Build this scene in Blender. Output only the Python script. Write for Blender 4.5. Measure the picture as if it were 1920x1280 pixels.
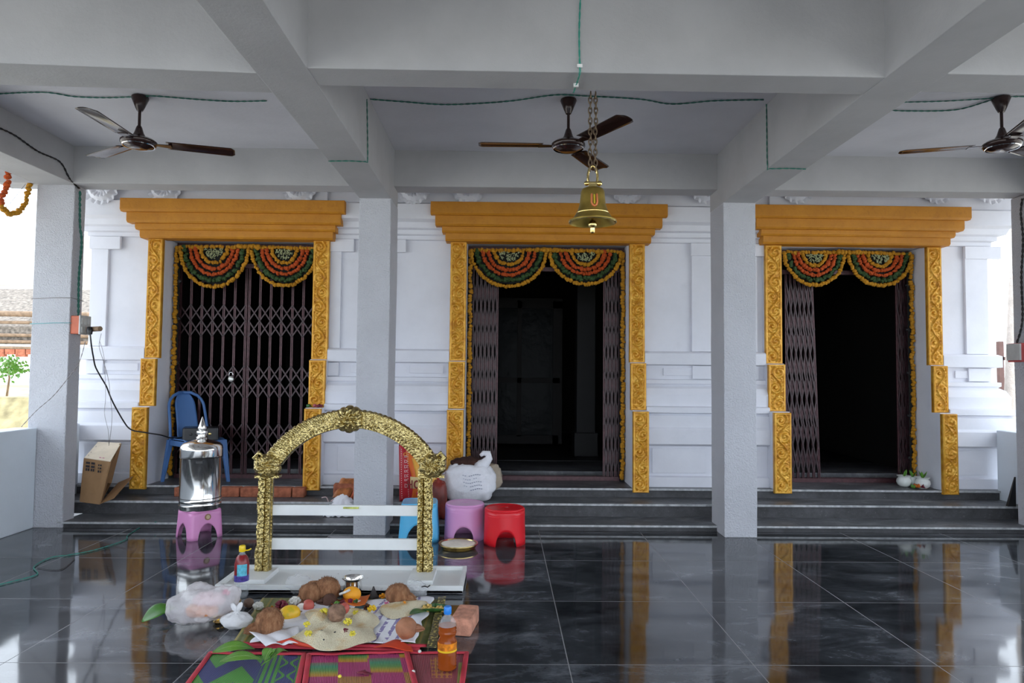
import bpy, math, random
from math import pi, sin, cos, sqrt, atan2, exp
from mathutils import Vector, Matrix, noise
random.seed(7)
for o in list(bpy.data.objects): bpy.data.objects.remove(o)
SC = bpy.context.scene
COL = SC.collection

# ------------------------------------------------------------------ camera
F0, CX, CY, EYE = 1280.0, 960.0, 640.0, 1.3
Yc = Vector((943-CX, -(697-CY), -F0)).normalized()
Xc = Vector((1, -.0097, 0)); Xc.z = -(Xc.x*Yc.x+Xc.y*Yc.y)/Yc.z; Xc.normalize()
Zc = Xc.cross(Yc)
cam_d = bpy.data.cameras.new('camera'); cam_d.sensor_width = 36; cam_d.lens = 24
cam_d.clip_end = 500
cam = bpy.data.objects.new('camera', cam_d); COL.objects.link(cam)
R3 = Matrix((Xc, Yc, Zc))
cam.matrix_world = Matrix.Translation((0, 0, EYE)) @ R3.to_4x4()
SC.camera = cam
def U(px, py, X=None, Y=None, Z=None):
    """measured point -> place in the hall, on the plane X=, Y= or Z="""
    d = R3 @ Vector((px-CX, -(py-CY), -F0)); c = Vector((0, 0, EYE))
    if X is not None: return c + d*((X-c.x)/d.x)
    if Y is not None: return c + d*((Y-c.y)/d.y)
    return c + d*((Z-c.z)/d.z)

# ------------------------------------------------------------------ light
SC.view_settings.view_transform = 'Standard'
SC.view_settings.look = 'None'
SC.view_settings.exposure = 1.06
SC.view_settings.gamma = 1
SC.view_settings.use_curve_mapping = False
W = bpy.data.worlds.new('sky'); SC.world = W; W.use_nodes = True
bg = W.node_tree.nodes['Background']
bg.inputs[0].default_value = (0.80, 0.89, 1.0, 1); bg.inputs[1].default_value = 2.0
sun_d = bpy.data.lights.new('sun', 'SUN'); sun_d.energy = .8; sun_d.angle = .02; sun_d.color = (1, .95, .87)
sun = bpy.data.objects.new('sun', sun_d); COL.objects.link(sun)
sun.rotation_euler = Vector((-.25, -.35, -1)).to_track_quat('-Z', 'Y').to_euler()   # high sun, from behind the shrine

# ------------------------------------------------------------------ node maths
class E:
    def __init__(s, nt, sock): s.nt, s.s = nt, sock
    def _m(s, op, *a):
        n = s.nt.nodes.new('ShaderNodeMath'); n.operation = op
        for i, v in enumerate((s,)+a):
            if isinstance(v, E): s.nt.links.new(v.s, n.inputs[i])
            else: n.inputs[i].default_value = v
        return E(s.nt, n.outputs[0])
    def __add__(s, o): return s._m('ADD', o)
    def __sub__(s, o): return s._m('SUBTRACT', o)
    def __mul__(s, o): return s._m('MULTIPLY', o)
    def __truediv__(s, o): return s._m('DIVIDE', o)
    def lt(s, o): return s._m('LESS_THAN', o)
    def gt(s, o): return s._m('GREATER_THAN', o)
    def fr(s): return s._m('FRACT')
    def ab(s): return s._m('ABSOLUTE')
    def mx(s, o): return s._m('MAXIMUM', o)
    def mn(s, o): return s._m('MINIMUM', o)
    def sin(s): return s._m('SINE')
    def fl(s): return s._m('FLOOR')
    def cl(s):
        r = s._m('MULTIPLY', 1.0); r.s.node.use_clamp = True; return r
class Mat:
    def __init__(s, name):
        s.m = bpy.data.materials.new(name); s.m.use_nodes = True; s.nt = s.m.node_tree
        s.b = s.nt.nodes['Principled BSDF']
        s.tc = s.nt.nodes.new('ShaderNodeTexCoord')
    def co(s, kind='Object'):
        n = s.nt.nodes.new('ShaderNodeSeparateXYZ'); s.nt.links.new(s.tc.outputs[kind], n.inputs[0])
        return [E(s.nt, n.outputs[i]) for i in range(3)]
    def noise(s, scale, detail=4, rough=.5, stretch=(1, 1, 1), kind='Object', dist=0):
        mp = s.nt.nodes.new('ShaderNodeMapping'); s.nt.links.new(s.tc.outputs[kind], mp.inputs[0]); mp.inputs['Scale'].default_value = stretch
        n = s.nt.nodes.new('ShaderNodeTexNoise'); s.nt.links.new(mp.outputs[0], n.inputs['Vector'])
        n.inputs['Scale'].default_value = scale; n.inputs['Detail'].default_value = detail; n.inputs['Roughness'].default_value = rough
        n.inputs['Distortion'].default_value = dist
        return E(s.nt, n.outputs[0])
    def voro(s, scale, kind='Object', feature='F1'):
        n = s.nt.nodes.new('ShaderNodeTexVoronoi'); s.nt.links.new(s.tc.outputs[kind], n.inputs['Vector']); n.inputs['Scale'].default_value = scale; n.feature = feature
        return E(s.nt, n.outputs[0])
    def ramp(s, e, stops):
        n = s.nt.nodes.new('ShaderNodeValToRGB'); s.nt.links.new(e.s, n.inputs[0])
        el = n.color_ramp.elements
        while len(el) < len(stops): el.new(.5)
        for k, (p, c) in zip(el, stops): k.position = p; k.color = tuple(c)+(1,)
        return n.outputs[0]
    def mix(s, fac, a, b):
        n = s.nt.nodes.new('ShaderNodeMix'); n.data_type = 'RGBA'
        s.nt.links.new(fac.s, n.inputs[0])
        for i, v in ((6, a), (7, b)):
            if isinstance(v, tuple): n.inputs[i].default_value = v[:3]+(1,)
            else: s.nt.links.new(v, n.inputs[i])
        return n.outputs[2]
    def col(s, c):
        if isinstance(c, tuple): s.b.inputs['Base Color'].default_value = c+(1,)
        else: s.nt.links.new(c, s.b.inputs['Base Color'])
        return s
    def set(s, **k):
        for a, v in k.items():
            inp = s.b.inputs[a.replace('_', ' ')]
            if isinstance(v, E): s.nt.links.new(v.s, inp)
            else: inp.default_value = v
        return s
    def bump(s, e, dist=.005, strength=1):
        n = s.nt.nodes.new('ShaderNodeBump'); n.inputs['Distance'].default_value = dist; n.inputs['Strength'].default_value = strength
        s.nt.links.new(e.s, n.inputs['Height']); s.nt.links.new(n.outputs[0], s.b.inputs['Normal']); return s
def plain(name, c, rough=.5, metal=0, var=.12, nscale=12, bump=0, bscale=60, **k):
    m = Mat(name); n = m.noise(nscale)
    d = tuple(x*(1-var) for x in c); l = tuple(min(1, x*(1+var)) for x in c)
    m.col(m.ramp(n, [(.3, d), (.7, l)])); m.set(Roughness=rough, Metallic=metal, **k)
    if bump: m.bump(m.noise(bscale), bump)
    return m.m

# ------------------------------------------------------------------ mesh helper
ORG = {}
class MB:
    def __init__(s): s.v = []; s.f = []; s.uv = {}; s.mi = []
    def add(s, vs, fs):
        b = len(s.v); s.v += [Vector(v) for v in vs]; s.f += [tuple(b+i for i in f) for f in fs]; return b
    def box(s, x0, x1, y0, y1, z0, z1, rot=None, c=None):
        vs = [Vector((x, y, z)) for z in (z0, z1) for y in (y0, y1) for x in (x0, x1)]
        if rot is not None:
            m = Matrix.Rotation(rot, 3, 'Z'); c = Vector(c) if c else Vector(((x0+x1)/2, (y0+y1)/2, 0)); c.z = 0
            vs = [m @ (v-c) + c for v in vs]
        s.add(vs, [(0, 2, 3, 1), (4, 5, 7, 6), (0, 1, 5, 4), (2, 6, 7, 3), (0, 4, 6, 2), (1, 3, 7, 5)]); return s
    def hexa(s, bot, top):
        n = len(bot); s.add(list(bot)+list(top), [tuple(range(n))[::-1], tuple(range(n, 2*n))]+[(i, (i+1) % n, n+(i+1) % n, n+i) for i in range(n)]); return s
    def prism(s, pts, ax, a0, a1):
        """polygon pts in the plane across axis ax, from a0 to a1"""
        def P(p, a): return {'X': (a, p[0], p[1]), 'Y': (p[0], a, p[1]), 'Z': (p[0], p[1], a)}[ax]
        return s.hexa([P(p, a0) for p in pts], [P(p, a1) for p in pts])
    def tube(s, pts, r, seg=8, closed=False, caps=True, flat=None):
        pts = [Vector(p) for p in pts]; n = len(pts); rs = r if isinstance(r, (list, tuple)) else [r]*n
        T = [((pts[(i+1) % n] if closed or i < n-1 else pts[i])-(pts[i-1] if closed or i > 0 else pts[i])).normalized() for i in range(n)]
        u = T[0].orthogonal().normalized() if flat is None else (Vector(flat)-T[0]*T[0].dot(Vector(flat))).normalized()
        b = len(s.v)
        for i in range(n):
            u = (u-T[i]*T[i].dot(u)).normalized() if flat is None or i else u
            w = T[i].cross(u)
            for k in range(seg):
                a = 2*pi*k/seg; s.v.append(pts[i]+u*rs[i]*cos(a)+w*rs[i]*sin(a))
        for i in range(n if closed else n-1):
            j = (i+1) % n
            for k in range(seg): s.f.append((b+i*seg+k, b+i*seg+(k+1) % seg, b+j*seg+(k+1) % seg, b+j*seg+k))
        if caps and not closed:
            s.f.append(tuple(b+k for k in range(seg))[::-1]); s.f.append(tuple(b+(n-1)*seg+k for k in range(seg)))
        return s
    def lathe(s, prof, c=(0, 0, 0), seg=32, cap=True, fn=None):
        b = len(s.v); c = Vector(c)
        for (r, z) in prof:
            for k in range(seg):
                a = 2*pi*k/seg; q = r*(fn(a, z) if fn else 1); s.v.append(c+Vector((q*cos(a), q*sin(a), z)))
        for i in range(len(prof)-1):
            for k in range(seg): s.f.append((b+i*seg+k, b+i*seg+(k+1) % seg, b+(i+1)*seg+(k+1) % seg, b+(i+1)*seg+k))
        if cap:
            s.f.append(tuple(b+k for k in range(seg))[::-1]); s.f.append(tuple(b+(len(prof)-1)*seg+k for k in range(seg)))
        return s
    def grid(s, nu, nv, fn, uv=True):
        b = len(s.v)
        for j in range(nv+1):
            for i in range(nu+1):
                if uv: s.uv[len(s.v)] = (i/nu, j/nv)
                s.v.append(Vector(fn(i/nu, j/nv)))
        for j in range(nv):
            for i in range(nu):
                a = b+j*(nu+1)+i; s.f.append((a, a+1, a+nu+2, a+nu+1))
        return s
    def ball(s, c, r, nu=16, nv=10, fn=None, rot=None, e=1):
        b = len(s.v); c = Vector(c); r = Vector(r) if hasattr(r, '__len__') else Vector((r, r, r))
        sp = lambda x: math.copysign(abs(x)**e, x)
        for j in range(nv+1):
            t = pi*j/nv-pi/2
            for i in range(nu):
                a = 2*pi*i/nu; d = Vector((sp(cos(t))*sp(cos(a)), sp(cos(t))*sp(sin(a)), sp(sin(t))))
                p = Vector((d.x*r.x, d.y*r.y, d.z*r.z))
                if fn: p = p*fn(d)
                if rot: p = rot @ p
                s.v.append(c+p)
        for j in range(nv):
            for i in range(nu):
                s.f.append((b+j*nu+i, b+j*nu+(i+1) % nu, b+(j+1)*nu+(i+1) % nu, b+(j+1)*nu+i))
        return s
    def build(s, name, mat, parent=None, world=False, smooth=None, bevel=0, solid=0, sub=0, weld=False):
        me = bpy.data.meshes.new(name)
        off = ORG.get(parent.name, Vector()) if (parent is not None and world) else Vector()
        me.from_pydata([v-off for v in s.v], [], s.f)
        if s.uv:
            l = me.uv_layers.new(name='UVMap')
            for lp in me.loops: l.data[lp.index].uv = s.uv.get(lp.vertex_index, (0, 0))
        me.validate()
        import bmesh
        bm = bmesh.new(); bm.from_mesh(me)
        if weld: bmesh.ops.remove_doubles(bm, verts=bm.verts, dist=1e-5)
        bmesh.ops.recalc_face_normals(bm, faces=bm.faces); bm.to_mesh(me); bm.free()
        if mat: me.materials.append(mat)
        o = bpy.data.objects.new(name, me); COL.objects.link(o)
        if parent: o.parent = parent; ORG[o.name] = ORG.get(parent.name, Vector())
        if smooth is not None:
            for p in me.polygons: p.use_smooth = True
            if smooth < 180: me.set_sharp_from_angle(angle=math.radians(smooth))
        if bevel:
            md = o.modifiers.new('bevel', 'BEVEL'); md.width = bevel; md.segments = 2; md.limit_method = 'ANGLE'
        if solid:
            md = o.modifiers.new('solid', 'SOLIDIFY'); md.thickness = solid; md.offset = 0
        if sub:
            md = o.modifiers.new('sub', 'SUBSURF'); md.levels = sub; md.render_levels = sub
        return o
def tag(o, label=None, cat=None, group=None, kind=None):
    if label: o['label'] = label
    if cat: o['category'] = cat
    if group: o['group'] = group
    if kind: o['kind'] = kind
    return o
def thing(name, label, cat, loc=(0, 0, 0), rz=0, group=None):
    o = bpy.data.objects.new(name, None); COL.objects.link(o); o.empty_display_size = .05
    o.location = loc; o.rotation_euler = (0, 0, rz); ORG[o.name] = Vector(loc)
    return tag(o, label, cat, group)
def struct(o): o['kind'] = 'structure'; return o
def dup(root, loc, rz=0, label=None, group=None):
    def cp(o, par):
        c = o.copy(); COL.objects.link(c)
        if par: c.parent = par
        for ch in [q for q in bpy.data.objects if q.parent == o]: cp(ch, c)
        return c
    r = cp(root, None); r.location = loc; r.rotation_euler = (0, 0, rz)
    if label: r['label'] = label
    if group: r['group'] = group
    return r
def nz(p, s=1, seed=0): return noise.noise(Vector(p)*s+Vector((seed*7.3, seed*3.1, seed)))
def polyline(pts, step=.02, jit=0, seed=0):
    """smooth path through pts"""
    pts = [Vector(p) for p in pts]; out = []
    for i in range(len(pts)-1):
        p0 = pts[max(i-1, 0)]; p1 = pts[i]; p2 = pts[i+1]; p3 = pts[min(i+2, len(pts)-1)]
        n = max(2, int((p2-p1).length/step))
        for k in range(n):
            t = k/n
            q = .5*((2*p1)+(p2-p0)*t+(2*p0-5*p1+4*p2-p3)*t*t+(3*p1-p0-3*p2+p3)*t**3)
            if jit: q = q+Vector((nz(q, 9, seed), nz(q, 9, seed+1), nz(q, 9, seed+2)))*jit
            out.append(q)
    out.append(pts[-1]); return out
def twist(pts, r, pitch, ph=0):
    out = []; L = 0
    for i, p in enumerate(pts):
        if i: L += (p-pts[i-1]).length
        T = (pts[min(i+1, len(pts)-1)]-pts[max(i-1, 0)]).normalized()
        u = T.cross(Vector((.3, .2, 1))).normalized(); w = T.cross(u); a = 2*pi*L/pitch+ph
        out.append(p+u*r*cos(a)+w*r*sin(a))
    return out

# ------------------------------------------------------------------ materials
def plaster(name, c, bump=.0015, bs=35, var=.05, rough=.85, stain=0):
    m = Mat(name); n = m.noise(2.2, 6, .6); f = m.noise(bs, 5, .65)
    d = tuple(x*(1-var*2) for x in c)
    cc = m.ramp(n, [(.25, d), (.6, c)])
    if stain:
        st = m.noise(3.5, 8, .72); cc = m.mix(m_cl(m, st, .60, .75, stain), cc, (.42, .42, .45))
    m.col(cc); m.set(Roughness=rough); m.bump(f, bump); return m.m
def m_cl(m, e, lo, hi, k=1):
    return ((e-lo)/(hi-lo)).cl()*k
WALL = plaster('limewash_wall', (.76, .77, .83), stain=.10)
WALL2 = plaster('limewash_wall_moulding', (.77, .78, .84), bump=.001, stain=.14)
BEAM = plaster('limewash_beam', (.46, .46, .475), stain=.35, bs=50, var=.07)  # same limewash as the wall, colour darkened to stand in for overhead shade
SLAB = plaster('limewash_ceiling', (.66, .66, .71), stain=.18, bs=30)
PILL = plaster('stucco_pillar', (.80, .81, .87), bump=.03, bs=80, var=.04)
SMOOTHP = plaster('painted_parapet', (.70, .76, .82), bump=.0008, var=.04, rough=.6)
m = Mat('gold_paint'); n = m.noise(6, 6, .6); m.col(m.mix(m_cl(m, m.noise(22, 6, .7), .52, .75, .55), m.ramp(n, [(.25, (.46, .175, .006)), (.7, (.58, .24, .012))]), (.36, .115, .005)))
m.set(Roughness=.55); m.bump(m.noise(45, 5), .002); GOLDP = m.m
m = Mat('gold_enamel'); n = m.noise(14, 6, .6); m.col(m.ramp(n, [(.25, (.44, .17, .010)), (.5, (.66, .32, .025)), (.8, (.85, .52, .09))]))
m.set(Roughness=.36, Metallic=.25); m.bump(m.noise(120, 4), .0012); GOLDC = m.m
# polished dark granite tiles
m = Mat('polished_granite_floor'); x, y, z = m.co()
T = .83
jx = (((x-.305)/T+.5).fr()-.5).ab()*T; jy = (((y-3.10)/.842+.5).fr()-.5).ab()*.842
joint = jx.mn(jy).lt(.0024)
cellx = ((x-.305)/T).fl(); celly = ((y-3.10)/.842).fl()
n1 = m.noise(2.4, 10, .72, (1, 1.9, 1), dist=.5); n2 = m.noise(26, 6, .7, (1, 2.2, 1))
tone = (cellx*12.98+celly*78.23).sin()*43.7
c1 = m.ramp(n1+(tone.fr()-.5)*.10, [(.32, (.012, .013, .015)), (.48, (.040, .044, .051)), (.58, (.085, .092, .105)), (.72, (.20, .21, .23))])
c2 = m.mix(m_cl(m, n2, .60, .80, .30), c1, (.22, .23, .25))
m.col(m.mix(joint, c2, (.24, .24, .25)))
m.set(Roughness=(n2*.06+.035+joint*.4), IOR=1.6); m.b.inputs['Specular IOR Level'].default_value = .5
m.bump(m.noise(1.6, 2)*1.0+joint*-.05, .0022); GRAN = m.m
m = Mat('dusty_granite_step'); n1 = m.noise(3.2, 9, .7, (1, 2.2, 1), dist=.8); n2 = m.noise(40, 6, .7)
c1 = m.ramp(n1, [(.3, (.045, .047, .052)), (.5, (.10, .105, .115)), (.7, (.26, .265, .275))])
m.col(m.mix(m_cl(m, n2, .60, .74, .5), c1, (.42, .42, .43))); m.set(Roughness=n2*.35+.22); m.bump(n2, .001); STEP = m.m
m = Mat('rough_riser_stone'); n1 = m.noise(5, 9, .7); n2 = m.noise(60, 6, .75)
m.col(m.mix(m_cl(m, n2, .60, .72, .45), m.ramp(n1, [(.3, (.022, .022, .024)), (.7, (.085, .085, .092))]), (.33, .32, .32))); m.set(Roughness=.6); m.bump(n2, .002); RISER = m.m
EDGE = plain('ground_step_edge', (.40, .41, .42), .3, var=.35, nscale=25)
IRON = plain('maroon_gate_paint', (.075, .030, .035), .38, .25, var=.35, nscale=30)
IRON_D = plain('dark_gate_lattice', (.036, .017, .020), .4, .25, var=.3, nscale=30)
BLACK = plain('black_plastic', (.012, .012, .014), .35)
DARKCLOTH = plain('black_net', (.012, .014, .012), .95)
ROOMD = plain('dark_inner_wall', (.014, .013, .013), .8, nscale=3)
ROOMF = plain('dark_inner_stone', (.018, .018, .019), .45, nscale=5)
BROWNF = plain('fan_brown_enamel', (.030, .014, .012), .16, .15)
CHROME = plain('bright_chrome', (.75, .75, .75), .08, 1)
STEEL = Mat('stainless_steel').col((.80, .79, .77)).set(Metallic=1.0, Roughness=.13).m
m = Mat('brass_bell'); n = m.noise(9, 5); m.col(m.ramp(n, [(.3, (.34, .23, .05)), (.7, (.62, .44, .10))])); m.set(Metallic=.85, Roughness=n*.25+.22); BELLM = m.m
m = Mat('embossed_brass'); n = m.noise(60, 5, .6); m.col(m.ramp(n, [(.3, (.24, .18, .06)), (.6, (.55, .44, .19)), (.8, (.84, .73, .42))])); m.set(Metallic=.95, Roughness=.24); m.bump(m.voro(110)*-1.0+m.noise(240, 3)*.4, .0026); BRASS = m.m
BRASSP = plain('plain_brass', (.72, .55, .22), .2, 1, bump=.001)
RUST = plain('chain_metal', (.16, .115, .075), .45, .8, var=.4, nscale=60)
YEL = plain('yellow_marigold', (.50, .225, .004), .8, var=.3, nscale=90, bump=.004, bscale=260)
ORA = plain('orange_marigold', (.48, .07, .005), .8, var=.35, nscale=90, bump=.004, bscale=260)
GRN = plain('green_leaf_string', (.028, .07, .014), .7, var=.5, nscale=90, bump=.004, bscale=260)
PALE = plain('pale_bud_string', (.42, .46, .26), .8, var=.6, nscale=120, bump=.004, bscale=260)
WHITEP = plain('chipped_white_enamel', (.74, .76, .76), .35, var=.05, nscale=8)
WIREG = plain('green_wire', (.02, .16, .12), .4)
WIREB = plain('black_wire', (.012, .012, .014), .4)
WIREW = plain('grey_wire', (.22, .2, .2), .5)
TAPE = plain('white_tape', (.8, .8, .8), .6)
def plastic(n, c, r=.28): return plain(n, c, r, var=.04, nscale=4, Subsurface_Weight=.0)
P_BLUE = plastic('light_blue_plastic', (.10, .48, .80)); P_PINK = plastic('pink_plastic', (.74, .30, .58)); P_LILAC = plastic('lilac_pink_plastic', (.68, .32, .60))
P_RED = plastic('red_plastic', (.72, .012, .022), .34); P_CHAIR = plastic('chair_blue_plastic', (.07, .17, .40), .4)
CARD = plain('brown_cardboard', (.33, .19, .09), .85, var=.08); CARDL = plain('pale_cardboard_print', (.72, .62, .48), .85, var=.08)
INK = plain('black_ink', (.03, .025, .03), .8); PINKINK = plain('pink_ink', (.50, .10, .22), .8)
BRICK = plain('red_brick', (.36, .115, .06), .9, var=.35, nscale=18, bump=.006, bscale=50)
BRICKP = plain('pale_brick', (.52, .24, .16), .9, var=.3, nscale=25, bump=.006, bscale=50)
m = Mat('coconut_husk'); n = m.noise(30, 7, .7, (1, 1, .25)); m.col(m.ramp(n, [(.25, (.08, .035, .015)), (.5, (.27, .12, .055)), (.75, (.50, .27, .14))])); m.set(Roughness=.95); m.bump(m.noise(90, 5, .7, (1, 1, .15)), .008); COCO = m.m
COCOS = plain('smooth_coconut_shell', (.36, .155, .08), .7, var=.2, nscale=25, bump=.002)
MANGO = Mat('mango_skin'); MANGO.col(MANGO.ramp(MANGO.noise(14, 3), [(.25, (.30, .34, .03)), (.42, (.80, .50, .02)), (.8, (.88, .42, .02))])); MANGO.set(Roughness=.4); MANGO = MANGO.m
ONION = plain('red_fruit_skin', (.52, .10, .075), .45, var=.25)
WHITEF = plain('white_flower', (.78, .77, .72), .9, var=.1, nscale=80, bump=.006, bscale=200)
YELF = plain('lemon_flower', (.85, .72, .08), .9, var=.2, nscale=80, bump=.004, bscale=200)
MARO = plain('maroon_petal', (.16, .012, .03), .6, var=.3)
LEAF = plain('fresh_leaf', (.10, .26, .03), .42, var=.25, nscale=14); LEAFD = plain('dark_leaf', (.03, .10, .02), .4, var=.3)
m = Mat('rice_grains'); v = m.voro(260); n = m.noise(9, 5); m.col(m.mix(m_cl(m, n, .53, .66, .75), m.ramp(v, [(.1, (.95, .88, .66)), (.8, (.72, .62, .42))]), (.66, .40, .12))); m.set(Roughness=.8); m.bump(v*-1.0, .004); RICE = m.m
def poly(name, c, alpha, rough=.25, trans=.4):
    m = Mat(name); m.col(c); m.set(Roughness=rough); m.b.inputs['Alpha'].default_value = alpha
    m.bump(m.noise(38, 5, .6), .010); m.b.inputs['Transmission Weight'].default_value = trans; m.b.inputs['IOR'].default_value = 1.15; return m.m
FILM = poly('milky_carry_bag', (.92, .88, .90), .44, .22, .1); FILM2 = poly('clear_film', (.9, .92, .95), .28, .15, .2)
m = Mat('clear_bottle_plastic'); m.col((.72, .78, .82)); m.set(Roughness=.04, IOR=1.7); m.b.inputs['Alpha'].default_value = .20; PET = m.m
m = Mat('amber_oil'); m.col((.36, .075, .010)); m.set(Roughness=.08, IOR=1.4); m.b.inputs['Transmission Weight'].default_value = .25; OIL = m.m
SACK = plain('white_woven_sack', (.76, .76, .80), .8, var=.05, nscale=20, bump=.006, bscale=28)
SACKB = plain('beige_woven_sack', (.42, .35, .27), .9, bump=.004)
REDBAG = plain('red_printed_bag', (.55, .018, .03), .4, var=.12); ORBAG = plain('orange_print', (.80, .16, .02), .4); YEBAG = plain('yellow_print', (.86, .42, .05), .4)
WINK = plain('white_ink', (.80, .74, .70), .6)
CLOTHW = plain('white_cotton', (.84, .84, .89), .9, var=.04, bump=.003, bscale=30)
ORCL = plain('orange_cloth', (.70, .16, .02), .8); TEALCL = plain('teal_cloth', (.02, .07, .09), .8)
REDB = plain('red_mat_binding', (.52, .035, .06), .7, var=.12)
GND = plain('sunlit_pale_ground', (.60, .56, .48), .95, nscale=.3); DRYG = plain('dry_grass_ground', (.50, .43, .24), .95, var=.4, nscale=3)
THATCH = plain('weathered_thatch', (.20, .17, .14), .95, var=.6, nscale=14, bump=.05, bscale=12); TIMB = plain('weathered_timber', (.24, .16, .10), .9, var=.3)

# ------------------------------------------------------------------ setting: floor, roof, beams
struct(MB().box(-3.97, 5.0, -3.4, 5.70, -.25, 0).build('floor', GRAN))
struct(MB().box(-4.6, 5.6, -3.6, 12.8, 3.133, 3.30).build('ceiling', SLAB))
SOF = 2.69
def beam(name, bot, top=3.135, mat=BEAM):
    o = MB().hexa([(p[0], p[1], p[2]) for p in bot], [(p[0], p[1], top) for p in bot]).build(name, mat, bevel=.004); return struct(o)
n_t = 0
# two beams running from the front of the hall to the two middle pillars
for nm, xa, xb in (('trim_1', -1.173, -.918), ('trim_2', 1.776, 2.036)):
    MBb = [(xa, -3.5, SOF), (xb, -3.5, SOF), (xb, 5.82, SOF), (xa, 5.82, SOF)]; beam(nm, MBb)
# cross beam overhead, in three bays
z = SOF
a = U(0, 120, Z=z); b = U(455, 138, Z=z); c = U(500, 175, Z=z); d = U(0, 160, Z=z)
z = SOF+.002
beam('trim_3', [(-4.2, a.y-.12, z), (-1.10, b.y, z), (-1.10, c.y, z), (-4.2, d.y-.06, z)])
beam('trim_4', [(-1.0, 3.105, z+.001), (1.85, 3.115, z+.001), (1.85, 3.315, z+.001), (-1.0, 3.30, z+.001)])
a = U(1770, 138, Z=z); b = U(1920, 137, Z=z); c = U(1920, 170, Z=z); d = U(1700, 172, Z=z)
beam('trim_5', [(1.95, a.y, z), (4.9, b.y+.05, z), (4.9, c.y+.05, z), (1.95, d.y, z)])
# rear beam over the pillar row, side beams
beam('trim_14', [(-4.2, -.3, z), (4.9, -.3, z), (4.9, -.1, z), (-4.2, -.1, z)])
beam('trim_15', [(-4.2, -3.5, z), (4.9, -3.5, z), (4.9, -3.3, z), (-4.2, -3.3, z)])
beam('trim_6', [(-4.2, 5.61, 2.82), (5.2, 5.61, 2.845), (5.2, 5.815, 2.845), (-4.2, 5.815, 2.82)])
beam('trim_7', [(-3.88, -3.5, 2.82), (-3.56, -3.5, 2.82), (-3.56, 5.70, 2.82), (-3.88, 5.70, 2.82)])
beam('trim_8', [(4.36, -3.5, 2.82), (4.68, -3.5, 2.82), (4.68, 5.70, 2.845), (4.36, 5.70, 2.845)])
def pillar(name, x0, x1, y0, y1, z1, label):
    m = MB(); n = 26
    for k in range(n):   # rough trowelled faces: many slightly wavy rings
        pass
    rings = []
    for k in range(n+1):
        zz = z1*k/n; w = lambda s: .004*nz((s, zz*1.7, x0*3), 1.0)
        rings.append([(x0+w(1), y0+w(2), zz), (x1+w(3), y0+w(4), zz), (x1+w(5), y1+w(6), zz), (x0+w(7), y1+w(8), zz)])
    b = m.add([p for r in rings for p in r], [(3, 2, 1, 0), tuple(4*n+i for i in range(4))]+[(4*k+i, 4*k+(i+1) % 4, 4*k+4+(i+1) % 4, 4*k+4+i) for k in range(n) for i in range(4)])
    t = m.build(name, PILL, bevel=.006); t['label'] = label; t['category'] = 'pillar'; return t
pillar('pillar', -3.885, -3.573, 5.66, 5.815, 2.83, 'white stucco pillar at far left carrying the orange socket box')
pillar('pillar', -1.172, -.915, 5.47, 5.82, SOF+.005, 'white plastered pillar behind the brass arch, left of the middle doorway')
pillar('pillar', 1.778, 2.038, 5.47, 5.82, SOF+.005, 'white stippled pillar between the middle doorway and the right doorway')
pillar('pillar', 4.40, 4.70, 5.45, 5.82, 2.84, 'pillar cut by the right edge of the photo, with the small switch box')
tag(MB().box(-3.98, -3.80, -3.4, 5.655, 0, .81).build('parapet', SMOOTHP, bevel=.008), 'low pale blue white parapet wall at the lower left', 'low wall')
tag(MB().box(-4.02, -3.86, 5.83, 6.33, 0, .80).build('parapet', SMOOTHP, bevel=.02), 'short white parapet behind the far left pillar, beside the cardboard box', 'low wall')
tag(MB().box(4.60, 4.76, 5.84, 6.33, 0, .80).box(4.64, 4.76, -1.6, 5.44, 0, .80).build('parapet', SMOOTHP, bevel=.008), 'short white parapet at far right between last pillar and shrine wall', 'low wall')

# steps
def step(name, x0, x1, y0, y1, z0, z1, slab=.02):
    o = MB().box(x0, x1, y0+.014, y1, z0, z1-slab).build(name, RISER); struct(o)
    MB().box(x0-.012, x1+.012, y0, y1, z1-slab, z1).build('tread', STEP, o, bevel=.004)
    MB().box(x0-.014, x1+.014, y0-.0025, y0+.0045, z1-slab+.003, z1+.0006).build('nosing', EDGE, o)
step('step_lower', -3.60, 5.0, 5.66, 7.0, -.02, .050, .018)
step('step_middle', -3.85, 4.74, 5.98, 7.0, .050, .163)
step('step_upper', -3.93, 4.71, 6.29, 8.2, .163, .245)

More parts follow.
